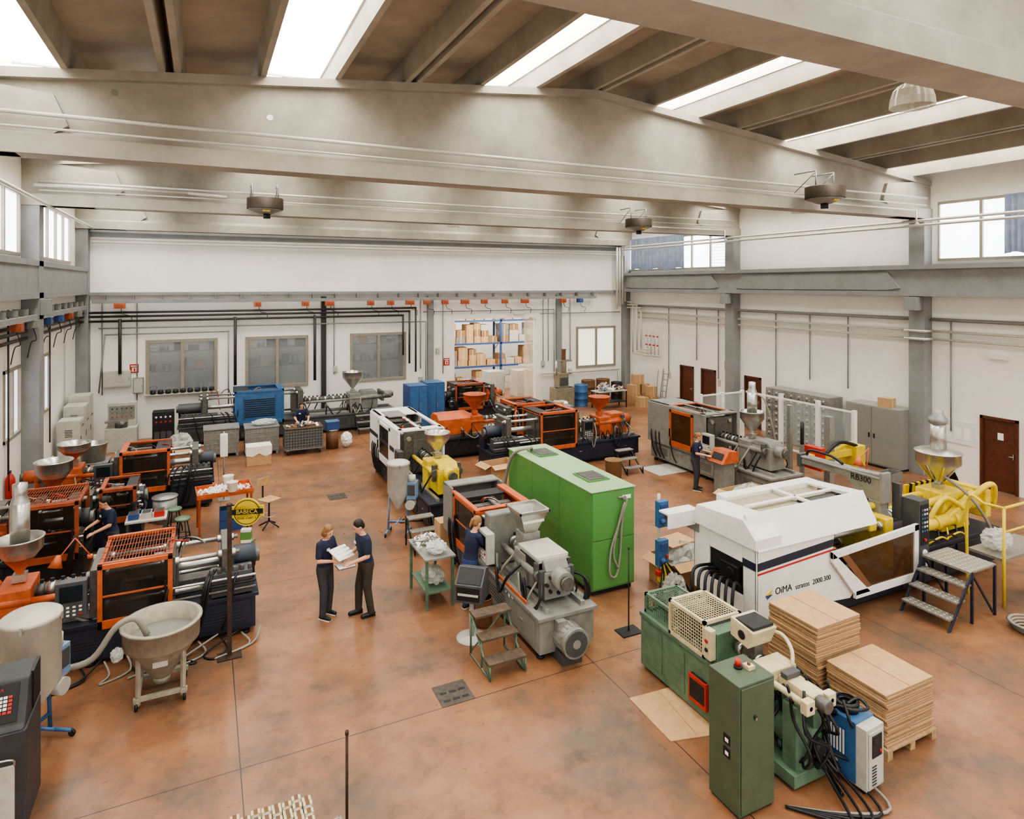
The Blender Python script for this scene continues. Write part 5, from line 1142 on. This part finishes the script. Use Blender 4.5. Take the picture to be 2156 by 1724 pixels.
for i in range(5):pipe('conduit dropping down the window wall',[(XL+.06,16.8+2.3*i,5.4),(XL+.06,16.8+2.3*i,1.2)],.022,PIPED if i%2 else PIPEW)
def curtain(y0,y1,z0,z1,x):
    b=B();n=80;vs=[];fs=[]
    for i in range(n+1):
        y=y0+(y1-y0)*i/n;dx=.05*math.sin(i*1.1)+.02*math.sin(i*.37)
        vs+=[(x+dx,y,z0+.05*math.sin(i*.2)),(x+dx*.6,y,z1)]
    for i in range(n):fs.append((2*i,2*i+2,2*i+3,2*i+1))
    b.add(vs,fs,CURT,True);solo('curtain','blue grey curtain drawn across the high window','curtain',b,(0,0,0),0,0)
curtain(24.0,28.2,6.8,8.45,XR-.12);curtain(8.2,10.4,6.9,8.6,XR-.12)
t=T('strip_curtain','clear plastic strip curtain at the warehouse opening','curtain',(14.6,YF+.15,0))
SC=mat('pvc_strip',(240,230,206),.15,0,.1,3,alpha=.4)
for i in range(4):
    b=B();b.box(i*.15,i*.15+.14,-.01+.01*(i%2),.0+.01*(i%2),.1,4.3,SC);t.part('plastic_strip',b,0)
def rack(x0,x1,y,lv,seed):
    t=T('pallet_rack','blue pallet racking loaded with cartons','rack',(0,y,0))
    for x in(x0,(x0+x1)/2,x1):
        b=B()
        for yy in(-.5,.5):b.box(x-.05,x+.05,yy-.05,yy+.05,0,6,BLUE2)
        for k in range(6):b.obox((x,0,.5+k),(.03,1.2,.03),(.6 if k%2 else -.6,0,0),BLUE2)
        t.part('upright_frame',b,0)
    for z in lv:
        b=B();b.box(x0,x1,-.55,-.48,z-.1,z,BLUE2);b.box(x0,x1,.48,.55,z-.1,z,BLUE2);b.box(x0,x1,-.5,.5,z-.02,z,PALLET);t.part('shelf_beam',b,0)
    rr=random.Random(seed)
    for z in [0]+lv:
        x=x0+.1
        while x<x1-.6:
            w=rr.uniform(.4,.6);n=rr.choice([1,2,3,3]);hh=rr.uniform(.3,.38)
            if abs(x+w/2-(x0+x1)/2)<w/2+.06: x+=.1
            for k in range(n):
                if k*hh+hh<1.15:box_carton('brown carton stored on blue racking',(x+w/2,y-.1,z+.001+k*hh),(w-.02,.7,hh-.005),rr.uniform(-3,3),group='cartons on the racking',m=rr.choice([CARD,CARD,CARD,CARD2,LGREY,GREY]))
            x+=w+rr.uniform(.02,.1)
rack(11.6,19.4,34.2,[1.4,2.7,4.0],3)
for x,y,h,m in((15.3,30.6,1.5,CARD),(14.2,31.9,1.35,LGREY),(16.3,31.6,1.6,CARD)):
    b=B();b.box(-.45,.45,-.35,.35,.12,h-.05,m);b.box(-.5,.5,-.4,.4,.12,h,PLAST)
    for k in range(5):b.box(-.5,.5,-.4+k*.18,-.32+k*.18,.09,.12,PALLET)
    for k in(-.5,-.06,.38):b.box(k,k+.12,-.4,.4,0,.09,PALLET)
    solo('wrapped_pallet_load','shrink wrapped pallet load of cartons','pallet load',b,(x,y,0),4,.01)
bag('pile of clear bags under the racking',(12.9,32.6,0),(.6,.35,.8),seed=50)
for k,(x0,x1) in enumerate(((-2.2,.8),(1.4,4.2),(5.7,8.5))):
    t=T('storage_shelf','grey shelving behind the interior window','shelf',(0,YF+1.1,0))
    b=B()
    for z in(1.5,2.5,3.3):b.box(x0,x1,-.25,.25,z-.04,z,DGREY)
    for x in(x0,x1-.05):b.box(x,x+.05,-.25,.25,0,3.8,DGREY)
    t.part('shelf_frame',b,0)
    rr=random.Random(60+k)
    for z in(1.5,2.5,3.3):
        x=x0+.2
        while x<x1-.5:
            w=rr.uniform(.2,.45);h=rr.uniform(.15,.5)
            b=B()
            if rr.random()<.4:b.cyl((0,0,0),(0,0,h),w/2,DGREY)
            else:b.box(-w/2,w/2,-.15,.15,0,h,rr.choice([GREY,DGREY,CARD2,DARK]))
            solo('stored_item','item stored on a shelf behind the interior window','container',b,(x+w/2,YF+1.1,z),0,.005)
            x+=w+rr.uniform(.05,.4)
b=B();b.box(-2.1,.55,-.22,0,-.04,0,LGREY);solo('window_sill','grey window sill shelf','sill',b,(0,YF-.05,1.72),0,0)
for i in range(9):
    b=B();b.lathe([(.001,0),(.09,0),(.11,.06),(.09,.15),(.04,.17),(.001,.17)],DARK,n=12);solo('coiled_part','small dark coil on the window sill','part',b,(-1.8+i*.26,YF-.16,1.72),0,0,'coils on the window sill')
for i in range(3):
    b=B();b.box(-.02,.02,-.3,.3,0,1.1,WOOD);b.box(.02,.03,-.3,-.24,0,1.1,PALLET);o=solo('wooden_board','wooden board leaning against the wall','board',b,(XL+.45+.08*i,21.4+.35*i,0),0,.004);o.rotation_euler=(0,-.22,0)
b=B();b.box(-.01,.01,-.5,.5,-.35,.35,WHITE)
for i in range(3):b.box(-.015,-.01,-.4+i*.28,-.2+i*.28,-.2,.15,PAPER)
solo('notice_board','white notice board with sheets pinned on it','board',b,(XR-.02,11.75,1.5),0,.003)
b=B();b.box(-.02,.01,-.2,.2,-.6,.6,MGREEN);solo('notice_board','narrow green notice board beside the brown door','board',b,(XR-.02,9.75,1.5),0,.003)
b=B();b.box(-.08,.02,-.25,.25,-.06,.06,WPLAS);solo('emergency_light','white emergency light fitting on the wall','light',b,(XR-.03,10.6,3.9),0,.01)
b=B();b.box(-.3,.3,-.08,.0,-.08,.08,WPLAS);solo('emergency_light','white emergency light fitting above the opening','light',b,(14.2,YF-.01,4.62),0,.01)
# ---------------------------------------------------------------- people
def person(label,loc,rz,s=1.0,lean=0,arms=None,feet=((-.11,0),(.11,.05)),shirt=SHIRT,pants=JEANS,hair=HAIRD,style='short',pitch=.25,knees=(.02,.02),fem=False):
    t=T('person',label,'person',(loc[0],loc[1],0),rz);t.e.scale=(s,s,s)
    def tp(x,y,z):
        k=max(0,z-.93);return Vector((x,y+lean*k,z-abs(lean)*k*.25))
    sw=.165 if fem else .19
    hips=[Vector((-.09,0,.9)),Vector((.09,0,.9))]
    ank=[Vector((feet[0][0],feet[0][1],.08)),Vector((feet[1][0],feet[1][1],.08))]
    kn=[(hips[i]+ank[i])/2+Vector((0,knees[i]+.02,.02)) for i in(0,1)]
    sh=[tp(-sw,0,1.40),tp(sw,0,1.40)]
    arms=arms or [((-.24,.0,1.12),(-.24,.12,.88)),((.24,.0,1.12),(.24,.12,.88))]
    el=[Vector(a[0]) for a in arms];wr=[Vector(a[1]) for a in arms]
    def torso(b,ex,m,z0=.82,z1=1.46):
        prof=[(.82,.15,.105),(.90,.165,.115),(.98,.155,.11),(1.08,.13 if fem else .14,.095),(1.2,.145 if fem else .16,.11),(1.31,.155 if fem else .18,.12 if fem else .115),(1.40,.15 if fem else .175,.095),(1.45,.09,.07),(1.48,.055,.055)]
        n=20;vs=[];fs=[];pr=[p for p in prof if z0-.001<=p[0]<=z1+.001]
        for z,rx,ry in pr:
            c=tp(0,0,z)
            for k in range(n):
                a=2*pi*k/n;vs.append((c.x+(rx+ex)*math.cos(a),c.y+(ry+ex)*math.sin(a),c.z))
        for i in range(len(pr)-1):
            for k in range(n):fs.append((i*n+k,i*n+(k+1)%n,(i+1)*n+(k+1)%n,(i+1)*n+k))
        fs.append(tuple(range(n))[::-1]);fs.append(tuple((len(pr)-1)*n+k for k in range(n)))
        b.add(vs,fs,m,True)
    def limb(b,pts,rads,m):
        for i in range(len(pts)-1):b.capsule(pts[i],pts[i+1],rads[i],rads[i+1],m,12)
    b=B();torso(b,0,SKIN)
    for i in(0,1):
        limb(b,[hips[i],kn[i],ank[i]],[.082,.055,.036],SKIN)
        b.capsule(ank[i]+Vector((0,-.02,-.03)),ank[i]+Vector((0,.12,-.045)),.035,.03,SKIN)
        limb(b,[sh[i],el[i],wr[i]],[.052,.04,.027],SKIN)
        d=(wr[i]-el[i]).normalized();sgn=-1 if i==0 else 1
        nrm=Vector((-sgn*.5,0,-1));nrm=(nrm-d*nrm.dot(d)).normalized();ac=d.cross(nrm).normalized()
        b.capsule(wr[i],wr[i]+d*.085,.024,.022,SKIN,10);b.capsule(wr[i]+d*.03-ac*.022,wr[i]+d*.085-ac*.026,.016,.014,SKIN,8);b.capsule(wr[i]+d*.03+ac*.022,wr[i]+d*.085+ac*.026,.016,.014,SKIN,8)
        for k,(o,l) in enumerate(((-.033,.06),(-.011,.075),(.011,.08),(.033,.07))):
            p0=wr[i]+d*.088+ac*o;p1=p0+d*l*.5+nrm*.012;p2=p1+d*l*.3+nrm*l*.35
            b.capsule(p0,p1,.0095,.009,SKIN,8);b.capsule(p1,p2,.009,.0075,SKIN,8)
        inn=-ac if (ac.x*sgn)>0 else ac
        p0=wr[i]+d*.03+inn*.022;p1=p0+d*.035+inn*.03+nrm*.01;p2=p1+d*.03+nrm*.012
        b.capsule(p0,p1,.013,.011,SKIN,8);b.capsule(p1,p2,.011,.009,SKIN,8)
    nk=tp(0,0,1.44);hc=tp(0,.02,1.60);hc=hc+Vector((0,pitch*.06,-abs(pitch)*.01))
    b.capsule(nk,hc-Vector((0,.01,.06)),.052,.05,SKIN)
    M=Matrix.Translation(hc)@Matrix.Rotation(-pitch,4,'X')
    def addM(bb,c,r,m,n=16,k=10):
        q=B();q.ell(c,r,m,n,k);bb.add([M@Vector(v) for v in q.v],q.f,m,True)
    addM(b,(0,0,.02),(.075,.092,.10),SKIN);addM(b,(0,.03,-.05),(.055,.06,.06),SKIN);addM(b,(0,.095,-.01),(.011,.018,.022),SKIN,10,8)
    for sx in(-1,1):addM(b,(sx*.076,0,-.0),(.012,.02,.03),SKIN,10,8)
    def fin(name,b,vox):
        o=t.part(name,b,0);r=o.modifiers.new('remesh','REMESH');r.mode='VOXEL';r.voxel_size=vox;r.use_smooth_shade=True
        sm=o.modifiers.new('smooth','SMOOTH');sm.factor=.5;sm.iterations=3;return o
    fin('body',b,.0085)
    for sx in(-1,1):
        b=B();addM(b,(sx*.03,.083,.022),(.012,.009,.008),EYE,8,6);t.part('eye',b,0)
    b=B();addM(b,(0,.086,-.055),(.022,.008,.006),LIP,8,6);t.part('mouth',b,0)
    b=B();torso(b,.016,shirt,.9,1.45)
    for i in(0,1):
        cut=sh[i].lerp(el[i],.72);limb(b,[sh[i],cut],[.066,.062],shirt)
    fin('shirt',b,.012)
    b=B();torso(b,.02,pants,.82,1.0)
    for i in(0,1):
        limb(b,[hips[i],kn[i],ank[i]+Vector((0,-.005,.0))],[.1,.075,.062],pants)
    fin('trousers',b,.012)
    b=B();addM(b,(0,-.018,.05),(.086,.094,.092),hair);addM(b,(0,-.05,.0),(.08,.06,.07),hair)
    if style=='long':
        addM(b,(0,-.06,-.05),(.085,.05,.09),hair);addM(b,(.06,-.02,-.02),(.03,.06,.09),hair);addM(b,(-.06,-.02,-.02),(.03,.06,.09),hair)
    if style=='bun':
        addM(b,(0,-.12,.04),(.04,.04,.04),hair);addM(b,(0,-.14,-.03),(.025,.025,.08),hair)
    fin('hair',b,.012)
    for i in(0,1):
        b=B();a=ank[i];b.capsule((a.x,a.y-.04,.045),(a.x,a.y+.15,.036),.045,.036,BLACK,12)
        b.v=[(x,y,max(z,.004)) for x,y,z in b.v];b.box(a.x-.038,a.x+.038,a.y-.075,a.y+.17,0.0,.018,WPLAS if fem else DARK);t.part('shoe',b,0)
    b=B();c=tp(.07,.0,1.3);b.box(.04,.11,c.y+.125,c.y+.135,c.z-.02,c.z+.02,PAPER);t.part('name_badge',b,0)
    return t
hold=lambda z,y=.36:[((-.24,.06,1.12),(-.13,y,z)),((.24,.06,1.12),(.13,y,z))]
person('woman in navy t-shirt and jeans holding a white parts tray',(1.97,11.92),-140,.97,0.05,hold(1.13,.30),hair=HAIRB,style='long',fem=True,pitch=.45)
person('man in navy t-shirt and dark trousers holding papers',(2.66,11.66),98,1.03,.12,hold(1.02,.34),hair=HAIRD,pitch=.5,pants=mat('brown_trousers',(66,58,50),.9),feet=((-.1,-.05),(.12,.1)))
person('operator in blue work clothes leaning toward the grey machine',(4.42,10.98),-75,1.0,.18,[((-.22,.2,1.2),(-.14,.42,1.15)),((.22,.2,1.2),(.14,.42,1.12))],pants=WBLUE,hair=HAIRB,pitch=.4,style='bun',fem=True)
person('operator in navy t-shirt standing behind the trolley bench',(3.25,24.8),180,.98,.12,[((-.25,.15,1.15),(-.2,.38,1.05)),((.25,.15,1.15),(.2,.38,1.05))],hair=HAIRD,pitch=.4,fem=True,style='long')
person('operator in navy work clothes touching the orange control panel',(13.0,14.6),-150,.98,.1,[((-.24,.12,1.14),(-.12,.4,1.15)),((.24,.12,1.14),(.14,.4,1.1))],hair=HAIRB,pitch=.4,fem=True,style='bun')
person('woman in navy t-shirt handling parts beside the orange machine',(-1.72,15.5),120,.98,.15,[((-.24,.15,1.15),(-.14,.4,1.05)),((.24,.15,1.15),(.14,.4,1.1))],hair=HAIRD,pitch=.4,fem=True,style='bun')
b=B();b.obox((0,0,0),(.42,.3,.02),(.5,.1,0),WPLAS)
for i in range(5):
    for j in range(3):b.obox((-.16+i*.08,-.08+j*.075,.02+(-.08+j*.075)*.5),(.05,.05,.03),(.5,0,0),PAPER)
solo('parts_tray','white moulded sheet of parts held up by the woman','tray',b,(2.22,11.66,1.2),40,.003)
b=B();b.box(-.15,.15,-.11,.11,0,.012,PAPER);b.box(-.16,.16,-.12,.12,-.006,0,INK);solo('clipboard','clipboard with white papers held by the man','clipboard',b,(2.27,11.56,1.0),8,.002)
for i in range(10):
    rr=random.Random(i+80);x=-2.4+i*.33;b=B();b.hose([(x,11.8,.1),(x+.1,11.5,.03),(x+rr.uniform(-.5,.5),11.3,.02),(x+rr.uniform(-.4,.5),11.5,.03),(x+.3,11.8,.15)],.016,HOSE if i%2 else BLACK);solo('floor_hose','loose hose lying on the floor beside the machine','hose',b,(0,0,0),0,0,'loose hoses on the floor')
for i in range(9):
    rr=random.Random(i+180);x,y=[(-.8,18.8),(8.6,18.0),(10.6,18.0),(5.9,14.6),(7.9,9.2),(14.2,12.2),(4.6,15.9),(-.9,14.6),(15.6,8.3)][i]
    b=B();b.hose([(x,y,.03)]+[(x+rr.uniform(-.5,.5),y+rr.uniform(-.4,.2),.02) for _ in range(4)],.015,[BLACK,HOSE][i%2]);solo('floor_hose','loose cable lying on the workshop floor','hose',b,(0,0,0),0,0,'loose cables on the floor')
t=T('task_lamp','orange adjustable task lamp clamped to the machine','lamp',(-1.65,12.2,1.62))
b=B();b.cyl((0,0,0),(0,0,.05),.04,ORANGE);b.cyl((0,0,.05),(-.2,0,.35),.01,ORANGE,n=6);b.cyl((-.2,0,.35),(-.4,-.1,.1),.01,ORANGE,n=6);t.part('lamp_arm',b,0)
b=B();b.cyl((-.4,-.1,.15),(-.44,-.15,-.02),.03,ORANGE,.1,n=16);t.part('lamp_shade',b,0)
t=T('bag_holder','white plastic bag roll hanging on a pole','holder',(.5,19.6,0))
b=B();b.cyl((0,0,0),(0,0,1.9),.02,GALV);b.box(-.15,.15,-.15,.15,0,.02,GALV);t.part('pole',b,0)
b=B();b.box(-.1,.1,-.05,.05,1.2,1.85,WPLAS);t.part('hanging_bag',b,.03)
# ---------------------------------------------------------------- light & world & camera
w=bpy.data.worlds.new('world');bpy.context.scene.world=w;w.use_nodes=True
w.node_tree.nodes['Background'].inputs[0].default_value=(1,.975,.935,1);w.node_tree.nodes['Background'].inputs[1].default_value=1.35
def area(name,loc,sx,sy,e,rot=(0,0,0),col=(1,.96,.9)):
    l=bpy.data.lights.new(name,'AREA');l.shape='RECTANGLE';l.size=sx;l.size_y=sy;l.energy=e;l.color=col
    o=bpy.data.objects.new(name,l);link(o);o.location=loc;o.rotation_euler=rot
area('warehouse_light',(14.5,32,6.8),8,5,850)
area('corridor_light',(2.3,YF+.8,4.9),12,.8,130,col=(.95,.98,1))
cam=bpy.data.cameras.new('camera');co=bpy.data.objects.new('camera',cam);link(co)
co.location=(0,0,6);co.rotation_euler=(pi/2,0,math.radians(-25.7))
cam.sensor_width=36;cam.lens=36*1347/2156;cam.shift_y=-262/2156;cam.clip_end=200;cam.clip_start=.05
bpy.context.scene.camera=co
vs=bpy.context.scene.view_settings
try:
    vs.view_transform='AgX';vs.look='AgX - Medium High Contrast'
except Exception as e: print(e)
vs.exposure=.32
